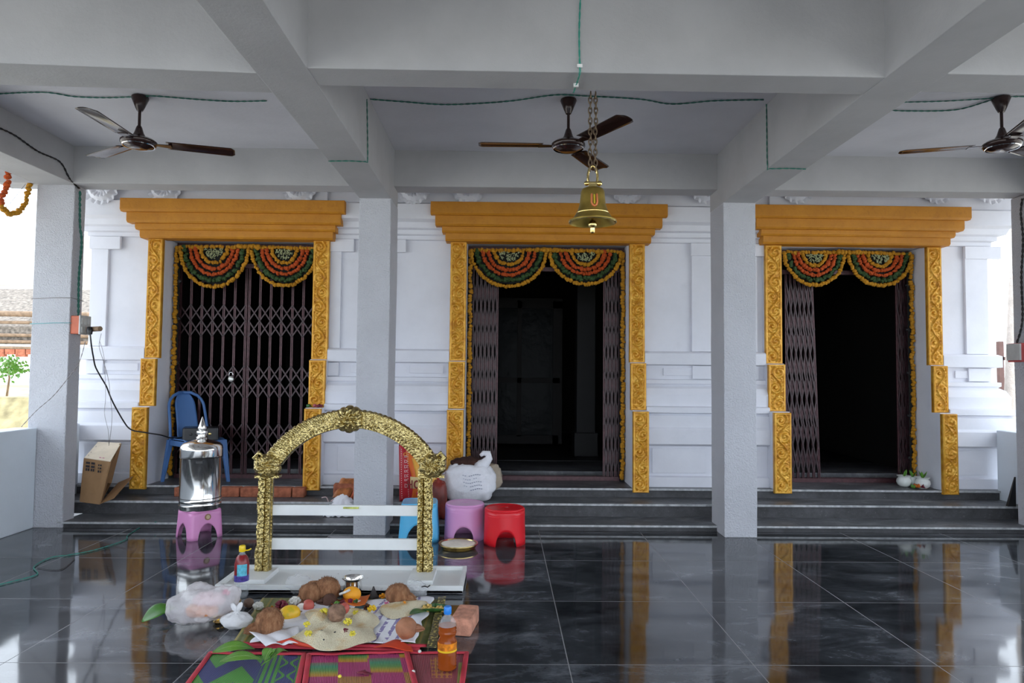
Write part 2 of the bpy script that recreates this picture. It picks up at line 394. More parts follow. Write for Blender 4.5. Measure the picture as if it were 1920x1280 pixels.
# ------------------------------------------------------------------ shrine facade
# profile of mouldings: (distance in front of the wall body, height)
PR = [(-.40, .245), (.14, .245), (.14, .335), (.10, .345), (.10, .62), (.135, .63), (.175, .645), (.175, .775), (.15, .80), (.15, .905), (.125, .925), (.165, .935), (.165, .985),
      (.125, .995), (.13, 1.10), (.10, 1.16), (.055, 1.19), (.075, 1.205), (.075, 1.24), (.02, 1.245), (.02, 1.375), (.085, 1.385), (.085, 1.49), (.06, 1.505), (0, 1.51),
      (0, 2.55), (.035, 2.555), (.035, 2.59), (.07, 2.60), (.07, 2.64), (.12, 2.65), (.14, 2.70), (.20, 2.72), (.20, 2.86), (.16, 2.88), (.16, 3.135), (-.40, 3.135)]
Y0 = 6.52
wall = bpy.data.objects.new('wall_back', None); COL.objects.link(wall); ORG[wall.name] = Vector(); struct(wall)
def facade(xa, xb, ca=False, cb=False):
    m = MB(); n = len(PR)
    L = [(xa-(p if ca else 0), Y0-p if p > -.3 else 6.9, z) for p, z in PR]; R = [(xb+(p if cb else 0), Y0-p if p > -.3 else 6.9, z) for p, z in PR]
    if ca: L[0] = (xa, 6.9, .245); L[-1] = (xa, 6.9, 3.135)
    if cb: R[0] = (xb, 6.9, .245); R[-1] = (xb, 6.9, 3.135)
    m.hexa(L, R); o = m.build('wall_section', WALL2, wall)
    if ca or cb:    # return of the mouldings round the corner
        m = MB(); s = -1 if ca else 1; xe = xa if ca else xb
        m.hexa([(xe+s*p if p > -.3 else xe-s*.1, Y0-max(p, 0), z) for p, z in PR], [(xe+s*p if p > -.3 else xe-s*.1, 10.5, z) for p, z in PR]); m.build('wall_section', WALL2, wall)
D = [(-3.362, -3.222, -1.805, -1.652), (-.508, -.355, 1.195, 1.342), (2.492, 2.652, 4.050, 4.190)]   # outer/inner edges of the three surrounds
XL, XR = -3.92, 4.67
facade(XL, D[0][0], ca=True); facade(D[0][3], D[1][0]); facade(D[1][3], D[2][0]); facade(D[2][3], XR, cb=True)
# raised pilaster strips and panels on the wall
def strip(x0, x1, z0, z1, p, d=.012, nm='raised_panel'):
    return MB().box(x0, x1, Y0-p-d, Y0-p+.01, z0, z1).build(nm, WALL2, wall, bevel=.003)
for xa, xb in ((XL, XL+.16), (D[0][3]+.0, D[0][3]+.10), (D[1][0]-.72, D[1][0]-.55), (D[1][3]+.46, D[1][3]+.66), (D[2][0]-.22, D[2][0]-.06), (XR-.22, XR)):
    strip(xa, xb, 1.51, 2.55, 0, .028); strip(xa-.01, xb+.12, 2.43, 2.55, .03, .02)
    strip(xa, xb, 1.25, 1.375, .02, .03)
for xa, xb in ((XL+.05, D[0][0]-.08), (D[0][3]+.12, D[1][0]-.66), (D[1][0]-.48, D[1][0]-.06), (D[1][3]+.06, D[1][3]+.56), (D[2][3]+.06, XR-.1)):
    strip(xa, xb, .37, .60, .10, .014)
    strip(xa+.25*(xb-xa), xb, 1.28, 1.35, .02, .016)
for k in range(3):   # wall over each opening
    o = MB().box(D[k][0], D[k][3], 6.41, 6.9, 2.545, 3.135).build('wall_section', WALL2, wall)
    MB().box(D[k][0]+.001, D[k][3]-.001, 6.32, 6.5, 2.88, 3.135).build('wall_section', WALL2, wall)
# carved half lotuses under the beam
def rosette():
    m = MB(); R = .155
    def f(u, v):
        a = pi*2*u; r = R*v; pet = 1+.07*abs(cos(a*8)); h = .035*(1-v**3)+.014*abs(sin(a*8))*v+.012*sin(v*14)
        return (r*pet*cos(a), -h, r*pet*sin(a))
    m.grid(64, 10, f, uv=False); return m.build('rosette', WALL2, wall, smooth=40)
ros = rosette()
for i, px in enumerate((190, 310, 562, 775, 878, 1175, 1325, 1494, 1755, 1858)):
    o = ros if i == 0 else ros.copy()
    if i: COL.objects.link(o)
    p = U(px, 362, Y=6.31); o.location = (p.x, 6.315 if not (D[0][0] < p.x < D[0][3] or D[1][0] < p.x < D[1][3] or D[2][0] < p.x < D[2][3]) else 6.30, p.z+.055)

# ------------------------------------------------------------------ gilded door surrounds
def relief(w, h, seed):
    """carved scroll panel, local x 0..w, z 0..h, facing -y"""
    m = MB(); nu = max(14, int(w/.0045)); nv = int(h/.0055); b = .020; pitch = .15; K = max(1, round(h/pitch)); pitch = h/K
    def f(u, v):
        x = w*u; z = h*v; e = min(x, w-x, z, h-z)
        if e < b: d = .012 if e > .003 else .004
        else:
            X = x-w/2; k = int(min(K-1, z//pitch)); s = 1 if (k+seed) % 2 else -1
            cz = (k+.5)*pitch; cx = s*w*.10; dx, dz = X-cx, z-cz; r = sqrt(dx*dx+dz*dz)+1e-5; a = atan2(dz, dx*s)
            sp = .5+.5*cos(a+r*130+seed*.5)
            fall = max(0, 1-(r/(w*.42))**4)
            vine = exp(-((X-s*-.26*w*sin(pi*(z/pitch-k)))/.008)**2)
            leaf = .5+.5*sin(z*190+X*s*170)
            d = .002+.016*max(sp*fall, vine)+.006*leaf*(1-fall)+.003*nz((x, z, seed), 80)
            if r < .010: d = .018
        return (x, -d, z)
    m.grid(nu, nv, f, uv=False)
    m.box(0, w, 0, .03, 0, h); return m
SNAMES = ('gilded doorway surround framing the closed left gate', 'gilded doorway surround framing the open middle doorway behind the bell', 'gilded doorway surround framing the right doorway with white pots')
def poly_box(m, x0, x1, y0, y1, z0, z1): m.box(x0, x1, y0, y1, z0, z1)
for k in range(3):
    xo0, xi0, xi1, xo1 = D[k]; c = (xo0+xo1)/2
    t = thing('door_surround', SNAMES[k], 'door surround', (c, 6.3, .21))
    m = MB(); hw = (xo1-xo0)/2
    dz = (0, .003, .012)[k]
    for (e, yf, za, zb) in ((.176, 6.26, 2.747, 2.868), (.135, 6.30, 2.652, 2.749), (.075, 6.34, 2.595, 2.653), (.045, 6.37, 2.522, 2.597)):
        m.prism([(yf, zb+dz), (6.52, zb+dz), (6.52, za+dz), (yf+.018, za+dz), (yf, za+.018+dz)], 'X', c-hw-e, c+hw+e)
    m.build('lintel', GOLDP, t, world=True, bevel=.004)
    for s, (xa, xb) in enumerate(((xo0, xi0), (xi1, xo1))):
        for j, (yf, za, zb) in enumerate(((6.45, 1.40, 2.54), (6.385, .955, 1.40), (6.262, .212, .955))):
            pm = relief(xb-xa, zb-za-.006, j+s+k); pm.v = [v+Vector((xa, yf, za)) for v in pm.v]
            pm.build('carved_panel', GOLDC, t, world=True, smooth=50)
            MB().box(xa+.001, xb-.001 if s == 0 else xb-.001, yf+.028, 6.85, max(za, .246), zb).build('reveal_wall', WALL, wall)

# ------------------------------------------------------------------ dark rooms behind the doors
def inner(name, m, mat): return struct(m.build(name, mat))
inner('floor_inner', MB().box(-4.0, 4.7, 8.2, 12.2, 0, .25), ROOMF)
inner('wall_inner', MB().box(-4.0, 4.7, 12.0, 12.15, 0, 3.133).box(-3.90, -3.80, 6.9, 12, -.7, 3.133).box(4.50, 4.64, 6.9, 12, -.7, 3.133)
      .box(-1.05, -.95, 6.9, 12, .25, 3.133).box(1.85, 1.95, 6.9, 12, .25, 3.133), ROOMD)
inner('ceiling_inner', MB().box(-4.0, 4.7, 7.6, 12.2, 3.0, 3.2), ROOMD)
for k in range(3):
    struct(MB().box(D[k][1]-.05, D[k][2]+.05, 6.98, 7.35, .245, .30).build('trim_%d' % (9+k), STEP, bevel=.004))
# inner doorway with a glazed shutter seen in the middle opening
t = thing('inner_door', 'dark glazed inner door glimmering far inside the middle doorway', 'door', (.35, 9.6, .25))
MB().box(-.35, .78, 9.58, 9.63, .30, .42).box(-.35, -.22, 9.58, 9.66, .3, 2.3).box(.70, .83, 9.58, 9.66, .3, 2.3).box(-.35, .83, 9.58, 9.66, 2.2, 2.34).box(.20, .26, 9.58, 9.64, .4, 2.3).box(-.25, .8, 9.58, 9.63, 1.15, 1.22).build('door_frame', plain('dark_door_frame', (.008, .006, .006), .7), t, world=True)
m = Mat('dark_glass'); m.col((.01, .012, .013)); m.set(Roughness=.28, IOR=1.12); m.bump(m.noise(5), .01)
MB().box(-.25, .75, 9.61, 9.62, .40, 2.22).build('glass_pane', m.m, t, world=True)
tag(MB().box(.93, 1.17, 8.6, 8.85, .25, 3.0).box(.90, 1.20, 8.57, 8.88, .25, .55).build('inner_pillar', plain('inner_black_stone', (.010, .010, .011), .6), bevel=.01), 'dark polished stone pillar inside the middle room', 'pillar')

# ------------------------------------------------------------------ collapsible gates
def bar(x, y, z0, z1, dx=0, w=.017):
    m = MB()
    for off in (-.007, .007):   # channel pair
        m.hexa([(x+dx+off-.0045, y-w/2, z0), (x+dx+off+.0045, y-w/2, z0), (x+dx+off+.0045, y+w/2, z0), (x+dx+off-.0045, y+w/2, z0)],
               [(x+off-.0045, y-w/2, z1), (x+off+.0045, y-w/2, z1), (x+off+.0045, y+w/2, z1), (x+off-.0045, y+w/2, z1)])
    return m
def flat(m, a, b, w=.013, t=.004):
    a = Vector(a); b = Vector(b); d = (b-a).normalized(); p = d.cross(Vector((0, 1, 0)))*w/2; n = Vector((0, t/2, 0))
    m.hexa([a-p-n, a+p-n, a+p+n, a-p+n], [b-p-n, b+p-n, b+p+n, b-p+n])
GZ0, GZ1, GY = .262, 2.40, 6.75
def gate(k, label, xs_groups):
    xa, xb = D[k][1], D[k][2]; t = thing('collapsible_gate', label, 'gate', ((xa+xb)/2, GY, .245))
    MB().box(xa, xb, GY-.035, GY-.022, .246, .285).box(xa, xb, GY+.022, GY+.035, .246, .285).box(xa, xb, GY-.034, GY+.034, .246, .262).build('bottom_track', IRON, t, world=True)
    MB().box(xa, xb, GY-.03, GY+.03, 2.30, 2.34).build('top_track', IRON, t, world=True)
    MB().box(xa, xa+.03, GY-.03, GY+.03, .285, 2.52).box(xb-.03, xb, GY-.03, GY+.03, .285, 2.52).box(xa, xb, GY-.02, GY+.03, 2.46, 2.54).build('frame', IRON, t, world=True)
    for xs, lean in xs_groups:
        for i, x in enumerate(xs): bar(x, GY, GZ0+.01, 2.31, dx=lean*(i/max(1, len(xs)-1))).build('channel_bar', IRON, t, world=True)
        sp = (xs[-1]-xs[0])/(len(xs)-1)
        hh = .155 if sp > .08 else .33
        for zc in ((.62, 1.18, 1.78) if sp > .08 else (.60, 1.05, 1.50, 1.95)):
            hh2 = hh if sp > .08 else .26; m = MB()
            for i in range(len(xs)-1):
                for (r0, r1) in ((0, 1), (-1, 0)):
                    A, B = (xs[i], xs[i+1]); la = lean*i/(len(xs)-1)*(1-(zc-.26)/2.1); lb = lean*(i+1)/(len(xs)-1)*(1-(zc-.26)/2.1)
                    flat(m, (A+la, GY-.010, zc+hh2*r0), (B+lb, GY-.010, zc+hh2*r1)); flat(m, (A+la, GY-.015, zc+hh2*r1), (B+lb, GY-.015, zc+hh2*r0))
            m.build('lattice', IRON_D, t, world=True)
    return t
def xw(px): return U(px, 650, Y=GY).x
g1 = gate(0, 'closed maroon folding lattice gate with a padlock, left doorway', [([xw(336+20.6*i) for i in range(7)], 0), ([xw(466+20.3*i) for i in range(7)], 0)])
gate(1, 'open maroon folding gate bunched at both sides of the middle doorway', [([xw(886+7.6*i) for i in range(7)], 0), ([xw(1133+7*i) for i in range(6)], 0)])
gate(2, 'open maroon folding gate pushed aside in the right doorway, left leaf leaning', [([xw(1474+8*i) for i in range(7)], .06), ([xw(1682+7*i) for i in range(6)], 0)])
p = U(433, 710, Y=6.70)
t = thing('padlock', 'round steel padlock hanging on the closed left gate', 'padlock', (p.x, 6.70, p.z-.03))
MB().ball((0, 0, .028), (.030, .012, .030), 18, 10).build('body', plain('zinc_padlock', (.55, .55, .52), .35, .8), t, smooth=180)
MB().tube([(-.018, 0, .05)]+[(-.018*cos(a), 0, .075+.02*sin(a)) for a in [pi*i/8 for i in range(9)]]+[(.018, 0, .05)], .004).build('shackle', CHROME, t, smooth=180)
# iron lugs on the door reveals
def lug(x, z, s, t):
    MB().box(min(x, x+s*.075), max(x, x+s*.075), 6.665, 6.685, z-.008, z+.008).box(x+s*.055-.008, x+s*.055+.012, 6.66, 6.69, z-.014, z+.014).build('wall_lug', BLACK, t, world=True)
gates = [o for o in bpy.data.objects if o.name.startswith('collapsible_gate') and o.parent is None]
for y in (527, 597, 680, 752, 831):
    lug(D[0][1]+.002, U(316, y, Y=6.67).z, 1, g1)
for y in (535, 618, 699, 779, 858):
    lug(D[2][2]-.002, U(1727, y, Y=6.67).z, -1, gates[2])
for y in (546, 622, 695, 776, 846): lug(D[1][2]-.002, U(1175, y, Y=6.67).z, -.45, gates[1])

# ------------------------------------------------------------------ flower garlands
def puff(m, c, r, sq=1):
    ph = random.random()*6; b = len(m.v); nu, nv = 9, 5
    rot = Matrix.Rotation(random.random()*6, 3, Vector((random.random()-.5, random.random()-.5, random.random()-.5)))
    m.ball(c, (r, r*.8, r), nu, nv, fn=lambda d: 1+.18*sin(d.x*9+ph)*cos(d.z*9+ph), rot=rot)
def strand(pts, r, name, mat, par, gap=1.35, dens=1, jit=.25):
    m = MB(); L = 0; nxt = 0; prev = None
    for p in polyline(pts, .008):
        if prev is not None:
            L += (p-prev).length
            if L >= nxt:
                for _ in range(dens): puff(m, p+Vector([(random.random()-.5)*r*jit*2 for _ in range(3)]), r*random.uniform(.85, 1.12))
                nxt += r*gap
        prev = p
    return m.build(name, mat, par, world=True, smooth=180)
GYF = 6.63
def ell(cx, cz, rx, rz, a0=0, a1=pi, n=22): return [(cx-rx*cos(a0+(a1-a0)*i/n), GYF-.01*sin(pi*i/n), cz-rz*sin(a0+(a1-a0)*i/n)) for i in range(n+1)]
def garland(k, label, swags, sides, topz):
    t = thing('door_garland', label, 'garland', ((D[k][1]+D[k][2])/2, GYF, 2.5), group='marigold door garlands')
    x0 = swags[0][0]-swags[0][1]; x1 = swags[-1][0]+swags[-1][1]
    strand([(x0, GYF, topz), ((x0+x1)/2, GYF-.01, topz+.005), (x1, GYF, topz)], .022, 'top_strand', YEL, t)
    strand([((swags[0][0]+swags[1][0])/2-.10, GYF-.03, topz+.006), ((swags[0][0]+swags[1][0])/2+.10, GYF-.03, topz+.006)], .024, 'middle_bunch', YEL, t, dens=2)
    for cx, rx, rz in swags:
        m = MB(); b = m.add([(cx, GYF+.03, topz)]+[(p[0], GYF+.03, p[2]) for p in ell(cx, topz, rx*.92, rz*.92, n=30)], [(0, i, i+1) for i in range(1, 31)]); m.build('dark_backing', DARKCLOTH, t, world=True, solid=.006)
        strand(ell(cx, topz, rx, rz), .0215, 'outer_yellow_strand', YEL, t, 1.25)
        strand(ell(cx, topz, rx*.855, rz*.835), .023, 'green_strand', GRN, t, .85, 1, .5)
        strand(ell(cx, topz, rx*.695, rz*.69), .0205, 'orange_strand', ORA, t, 1.2)
        strand(ell(cx, topz, rx*.545, rz*.545), .0225, 'orange_strand', ORA, t, 1.2)
        strand(ell(cx, topz, rx*.385, rz*.40), .0215, 'inner_yellow_strand', YEL, t, 1.2)
        m = MB()
        for i in range(70):
            a = pi*random.random(); q = sqrt(random.random())*.95; p = Vector((cx-rx*.29*cos(a)*q, GYF-.005-.02*random.random(), topz-.015-rz*.27*sin(a)*q))
            d = Vector((random.random()-.5, -.3*random.random(), -random.random())).normalized()*.022
            m.tube([p-d*.5, p, p+d*.5], [.003, .0045, .002], 5)
        m.build('bud_tassel', PALE, t, world=True)
    for x, za, zb in sides:
        strand([(x, GYF+.02, za), (x+.004, GYF+.02, (za+zb)/2), (x, GYF+.02, zb)], .0225, 'side_strand', YEL, t, 1.2, 1, .35)
        MB().box(x-.022, x+.022, GYF+.045, GYF+.055, zb-.02, za+.02).build('dark_backing', DARKCLOTH, t, world=True)
def gx(px): return U(px, 500, Y=GYF).x
TZ = 2.485
def S(pa, pb, pbot): c = (gx(pa)+gx(pb))/2; return (c, (gx(pb)-gx(pa))/2-.015, TZ-U((pa+pb)/2, pbot, Y=GYF).z-.018)
garland(0, 'double swag of yellow, orange and green marigolds over the closed left gate', [S(334, 468, 541), S(469, 598, 539)], [(-3.190, 2.48, .27)], TZ)
garland(1, 'double marigold swag with strings down both sides of the middle doorway', [S(881, 1027, 540), S(1028, 1167, 536)], [(-.328, 2.48, .27), (1.166, 2.48, .27)], TZ)
garland(2, 'double marigold swag with one side string over the right doorway', [S(1468, 1586, 540), S(1588, 1712, 541)], [(4.018, 2.48, .28)], TZ+.012)

# ------------------------------------------------------------------ ceiling fans
def make_fan(angs, label, white):
    t = thing('ceiling_fan', label, 'ceiling fan', group='brown three-blade ceiling fans')
    MB().lathe([(.004, 0), (.052, -.002), (.055, -.012), (.03, -.075), (.018, -.10), (.016, -.10)], (0, 0, -.0), 28).build('canopy', BROWNF, t, smooth=50)
    MB().lathe([(.0095, -.09), (.0095, -.25)], seg=14).build('down_rod', BROWNF, t, smooth=50)
    MB().lathe([(.012, -.20), (.018, -.21), (.030, -.25), (.050, -.285), (.062, -.292)], seg=28).build('lower_canopy', BROWNF, t, smooth=50)
    MB().lathe([(.05, -.285), (.095, -.292), (.112, -.305), (.112, -.322), (.098, -.336), (.06, -.348), (.055, -.352), (.0, -.353)], seg=40).build('motor', BROWNF, t, smooth=50)
    MB().lathe([(.098, -.334), (.103, -.336), (.099, -.340), (.094, -.339)], seg=40, cap=False).build('trim_ring', CHROME, t, smooth=50)
    for a in angs:
        m = MB(); c, s = cos(a), sin(a)
        def f(u, v, c=c, s=s):
            r = .17+.43*u; w = .058+.010*u if u < .97 else .058; tp = (v-.5)*2
            if u > .93: w *= sqrt(max(0.05, 1-((u-.93)/.07)**2*.55))
            y = tp*w; z = -.315-.11*y+.006*(1-tp*tp)
            return (r*c-y*s, r*s+y*c, z)
        m.grid(20, 8, f, uv=False); m.build('blade', BROWNF, t, smooth=180, solid=.003)
        m = MB(); m.hexa([(.09*c+.018*s, .09*s-.018*c, -.322), (.20*c+.03*s, .20*s-.03*c, -.322), (.20*c-.03*s, .20*s+.03*c, -.325), (.09*c-.018*s, .09*s+.018*c, -.322)],
                         [(.09*c+.018*s, .09*s-.018*c, -.318), (.20*c+.03*s, .20*s-.03*c, -.317), (.20*c-.03*s, .20*s+.03*c, -.320), (.09*c-.018*s, .09*s+.018*c, -.318)])
        m.build('blade_arm', BROWNF, t)
    return t
R = math.radians
for px, py, angs, lab in ((263, 181, (18, 138+8, 270), 'brown ceiling fan hanging over the left bay'), (1066, 186, (181, 301, 61-120+0), 'brown ceiling fan in the middle bay beside the bell chain'), (1877, 183, (163, 255, 25), 'brown ceiling fan partly cut off by the right edge')):
    if px == 1066: angs = (180, 300, 60)
    p = U(px, py, Z=3.13); f = make_fan([R(a) for a in angs], lab, 0); f.location = p

# ------------------------------------------------------------------ bell on its chain
bp = U(1111, 175, Z=SOF); by = 3.36
top = U(1111, 178, Y=by); ctr = U(1111, 418, Y=by)
t = thing('temple_bell', 'brass temple bell hanging on a chain with orange mark, above the middle doorway', 'bell', (ctr.x, by, ctr.z))
s = .117
h = U(1111, 352, Y=by).z-ctr.z
prof = [(1.0, 0), (.97, .04), (.80, .16), (.66, .30), (.56, .50), (.52, .72), (.50, .88), (.44, .96), (.30, 1.0), (.02, 1.01)]
bm_ = MB().lathe([(r*s, z*h) for r, z in prof], seg=56, cap=False); bm_.lathe([(r*s*.93, z*h*.95) for r, z in prof], seg=56, cap=False)
bm_.lathe([(1.0*s, 0), (1.015*s, .004), (1.0*s, .012), (.93*s, 0)], seg=56, cap=False)
bm_.build('bell_body', BELLM, t, smooth=60)
MB().lathe([(s*1.0, .0), (s*1.02, .004), (s*.99, .010)], seg=56, cap=False).lathe([(s*.70, h*.26), (s*.705, h*.275), (s*.67, h*.29)], seg=56, cap=False).build('rim_moulding', BRASSP, t, smooth=60)
MB().tube([(0, 0, h*.9), (0, 0, .0)], .006).ball((0, 0, -.006), .022, 18, 12).lathe([(.009, -.05), (.012, -.045), (.012, -.02), (.008, -.018)], seg=14).build('clapper', BRASSP, t, smooth=50)
m = MB()   # painted U mark
for (pts) in ([(-.0, 0)],): pass
def onbell(a, zz):
    r = s*(.52+(.66-.52)*max(0, (.72-zz)/.42))+.0015; return (r*sin(a), -r*cos(a), zz*h)
m.tube([onbell(-.20, .74), onbell(-.20, .5), onbell(-.12, .42), onbell(0, .39), onbell(.12, .42), onbell(.20, .5), onbell(.20, .74)], .0045, 6)
m.build('painted_mark', plain('vermilion_paint', (.75, .22, .08), .6), t, smooth=180)
MB().tube([(0, 0, h*.62), (0, 0, h*.7)], .001).tube([onbell(0, .45), onbell(0, .72)], .004, 6).build('painted_mark', plain('yellow_paint', (.6, .45, .02), .6), t)
m = MB().tube([(-.024*cos(a), .0, h+.055+.055*sin(a)) for a in [pi*i/14-.15 for i in range(-5, 20)]], .0065, 8, closed=True)
m.box(-.02, .02, -.012, .012, h-.01, h+.02).tube([(-.030, 0, h+.022), (.032, 0, h+.022)], .010, 10).ball((.034, 0, h+.022), .014, 10, 8).ball((-.032, 0, h+.022), .012, 10, 8)
m.build('shackle', BRASSP, t, smooth=60)
ztop = SOF-ctr.z; zc = h+.10
for sx in (-.013, .013):
    m = MB(); n = int((ztop-zc)/.026)
    for i in range(n+1):
        zz = zc+(ztop-zc)*i/n
        ax = Vector((1, 0, 0)) if i % 2 else Vector((0, 1, 0))
        L = .0185; Rr = .0085
        ring = []
        for j in range(16):
            a = 2*pi*j/16; ring.append(Vector((sx+(nz((i, sx*50, 0), .6)*.003), 0, zz))+ax*Rr*cos(a)+Vector((0, 0, L*sin(a))))
        m.tube(ring, .0032, 6, closed=True)
    m.build('chain', RUST, t, smooth=180)

# ------------------------------------------------------------------ wires on ceiling and pillars
def wire(name, label, pts, mat, r=.004, tw=True, cat='wire', clips=()):
    t = thing(name, label, cat, pts[0]); P = polyline(pts, .02)
    m = MB()
    if tw:
        m.tube(twist(P, r*.9, .09), r*.8, 5); m.tube(twist(P, r*.9, .09, pi), r*.8, 5)
    else: m.tube(P, r, 6)
    m.build('strand', mat, t, world=True, smooth=180)
    for c in clips:
        c = Vector(c); MB().box(c.x-.012, c.x+.012, c.y-.006, c.y+.006, c.z-.008, c.z+.008).build('tape_wrap', TAPE, t, world=True)
    return t
ZS = 3.126
wire('wire', 'dark green twin wire running along the ceiling of the left bay', [U(x, y, Z=ZS) for x, y in ((-40, 178), (78, 173), (140, 181), (200, 183), (262, 181), (290, 180), (380, 187), (440, 190), (500, 189))], WIREG, .0035)
wire('wire', 'dark green twin wire running along the ceiling of the middle bay', [U(x, y, Z=ZS) for x, y in ((694, 186), (760, 191), (840, 196), (950, 190), (1040, 178), (1100, 180), (1200, 186), (1260, 195), (1340, 189), (1432, 187))], WIREG, .0035)
wire('wire', 'green twin wire along the ceiling of the right bay to the cut-off fan', [U(x, y, Z=ZS) for x, y in ((1650, 205), (1700, 208), (1790, 206), (1850, 190), (1877, 182), (1930, 181))], WIREG, .0035)
wire('wire', 'second green wire along the ceiling of the right bay, nearer the beam', [U(x, y, Z=ZS) for x, y in ((1660, 192), (1760, 190), (1865, 184))], WIREG, .003)
xb = -.915
p0 = U(688, 186, X=xb); p1 = U(688, 306, X=xb)
wire('wire', 'green wire dropping down the face of the left overhead beam', [p0, (p0+p1)/2+Vector((0.003, .0, .02)), (p1.x+.004, p1.y, SOF+.01), (xb-.01, p1.y, SOF-.006), (-1.03, p1.y-.01, SOF-.006), (-1.17, p1.y, SOF-.006)], WIREG, .003)
xb = 1.773
p0 = U(1437, 187, X=xb); p1 = U(1440, 305, X=xb)
wire('wire', 'green wire dropping down the face of the right overhead beam', [p0, (p0+p1)/2+Vector((-.003, 0, .02)), (p1.x-.004, p1.y, SOF+.01), (xb+.01, p1.y, SOF-.006), (1.9, p1.y-.01, SOF-.006), (2.03, p1.y, SOF-.006)], WIREG, .003)
a = U(1089, -20, Y=3.10); b = U(1087, 124, Y=3.10)
wire('wire', 'bright green wire hanging down the front cross beam above the bell', [a, U(1086, 60, Y=3.10), b, (b.x, 3.10, SOF-.006), U(1080, 160, Z=SOF-.006), U(1075, 174, Z=SOF-.006)], plain('teal_wire', (.03, .32, .24), .4), .003, clips=[b, U(1080, 160, Z=SOF-.006)])
xs = -3.553
wire('wire', 'dark cable running along the left side beam to the pillar', [U(-30, 228, X=xs), U(25, 252, X=xs), U(70, 283, X=xs), U(112, 303, X=xs), U(128, 330, X=xs), (-3.562, 5.60, 2.83), (-3.56, 5.70, 2.80)], WIREB, .005)
xs = -3.566
wire('wire', 'green and black cable bundle down the far left pillar to the socket box', [U(150, 358, X=xs), U(150, 420, X=xs), U(153, 455, X=xs), U(148, 520, X=xs), U(147, 592, X=xs)], WIREG, .007)
# socket box on pillar 1
b0 = U(135, 592, Y=5.65); b1 = U(166, 628, Y=5.65)
zt, zb = U(140, 592, Y=5.7).z, U(140, 626, Y=5.7).z
t = thing('socket_box', 'orange backed socket box with white plate on the far left pillar', 'socket', (-3.57, 5.74, zb))
MB().box(-3.573, -3.50, 5.67, 5.80, zb, zt).build('back_box', plain('orange_plastic', (.55, .13, .06), .5), t, world=True, bevel=.006)
MB().box(-3.50, -3.488, 5.66, 5.81, zb-.004, zt+.004).build('switch_plate', plain('grey_white_plate', (.55, .55, .54), .4), t, world=True, bevel=.003)
for i in range(3):
    for j in range(2): MB().box(-3.488, -3.482, 5.675+i*.042, 5.708+i*.042, zb+.012+j*.07, zb+.06+j*.07).build('switch', plain('switch_white', (.62, .62, .60), .4), t, world=True, bevel=.002)
q = U(168, 620, Y=5.70)
t = thing('power_plug', 'black plug and thick black cable from socket box to the amplifier', 'cable', (q.x, 5.70, q.z))
MB().lathe([(.02, -.03), (.024, 0), (.02, .03), (.01, .035)], (q.x+.0, 5.70, q.z), 16).build('plug', BLACK, t, world=True, smooth=60)
pts = [q, U(172, 650, Y=5.72), U(180, 690, Y=5.85), U(200, 725, Y=5.95), U(210, 750, Y=6.0), U(232, 790, Y=6.1), U(248, 806, Y=6.15), U(275, 811, Y=6.18), U(300, 815, Y=6.25), U(330, 822, Y=6.42), U(358, 815, Y=6.55)]
MB().tube(polyline(pts, .02, .004), .006, 8).build('cord', WIREB, t, world=True, smooth=180)
q = U(182, 617, Y=5.74)
tag(MB().tube([(q.x-.06, 5.75, q.z), (q.x+.05, 5.70, q.z+.002)], .021, 14).build('wire_bobbin', TIMB, smooth=60), 'brown roll stuck into the socket box', 'roll')
pts = [U(190, 625, Y=5.72), U(186, 650, Y=5.72), U(195, 680, Y=5.75), U(204, 715, Y=5.8), U(206, 740, Y=5.8), U(210, 775, Y=5.8), U(208, 808, Y=5.82), U(204, 835, Y=5.95)]
wire('wire', 'thin dark wire dangling from the roll into the cardboard box, right strand', pts, WIREW, .0018, False)
pts = [U(187, 640, Y=5.73), U(195, 670, Y=5.73), U(198, 740, Y=5.76), U(196, 775, Y=5.8), U(203, 808, Y=5.82), U(204, 832, Y=5.95)]
wire('wire', 'thin dark wire dangling from the roll into the cardboard box, left strand', pts, WIREW, .0015, False)
pts = [U(160, 640, Y=5.64), U(148, 680, Y=5.62), U(128, 708, Y=5.60), U(100, 742, Y=5.60), U(68, 770, Y=5.6), U(40, 800, Y=5.6)]
wire('wire', 'thin twisted wire sagging from the far left pillar to the parapet', pts, WIREW, .0022, True)
for yy, mt, lb in ((560, WIREW, 'brown string tied round the far left pillar above the socket box'), (607, plain('cyan_string', (.10, .45, .50), .6), 'cyan thread tied round the far left pillar at socket height')):
    za = U(60, yy, Y=5.655).z; zb2 = U(130, yy-2, Y=5.655).z
    tag(MB().tube([(-3.89, 5.651, za), (-3.7, 5.650, (za+zb2)/2+.004), (-3.566, 5.651, zb2), (-3.563, 5.82, zb2-.01), (-3.7, 5.825, zb2), (-3.89, 5.825, za)], .0025, 5, closed=True).build('string', mt, smooth=180), lb, 'string')
# right pillar switch box
q = U(1908, 660, X=4.398)
t = thing('switch_box', 'small grey switch box with red edge on the right edge pillar', 'switch box', (4.395, q.y, q.z-.09))
MB().box(4.355, 4.401, q.y-.1, q.y+.06, q.z-.085, q.z+.075).build('back_box', plain('red_box_edge', (.5, .08, .08), .5), t, world=True, bevel=.004)
MB().box(4.343, 4.357, q.y-.098, q.y+.058, q.z-.07, q.z+.07).build('switch_plate', plain('grey_white_plate', (.55, .55, .54), .4), t, world=True, bevel=.003)
wire('wire', 'dark cable running down the pillar at the right edge to its switch box', [U(1917, 372, X=4.39), U(1914, 400, X=4.39), U(1918, 450, X=4.39), U(1915, 520, X=4.39), U(1917, 600, X=4.39), (4.39, q.y, q.z+.07)], WIREB, .006)

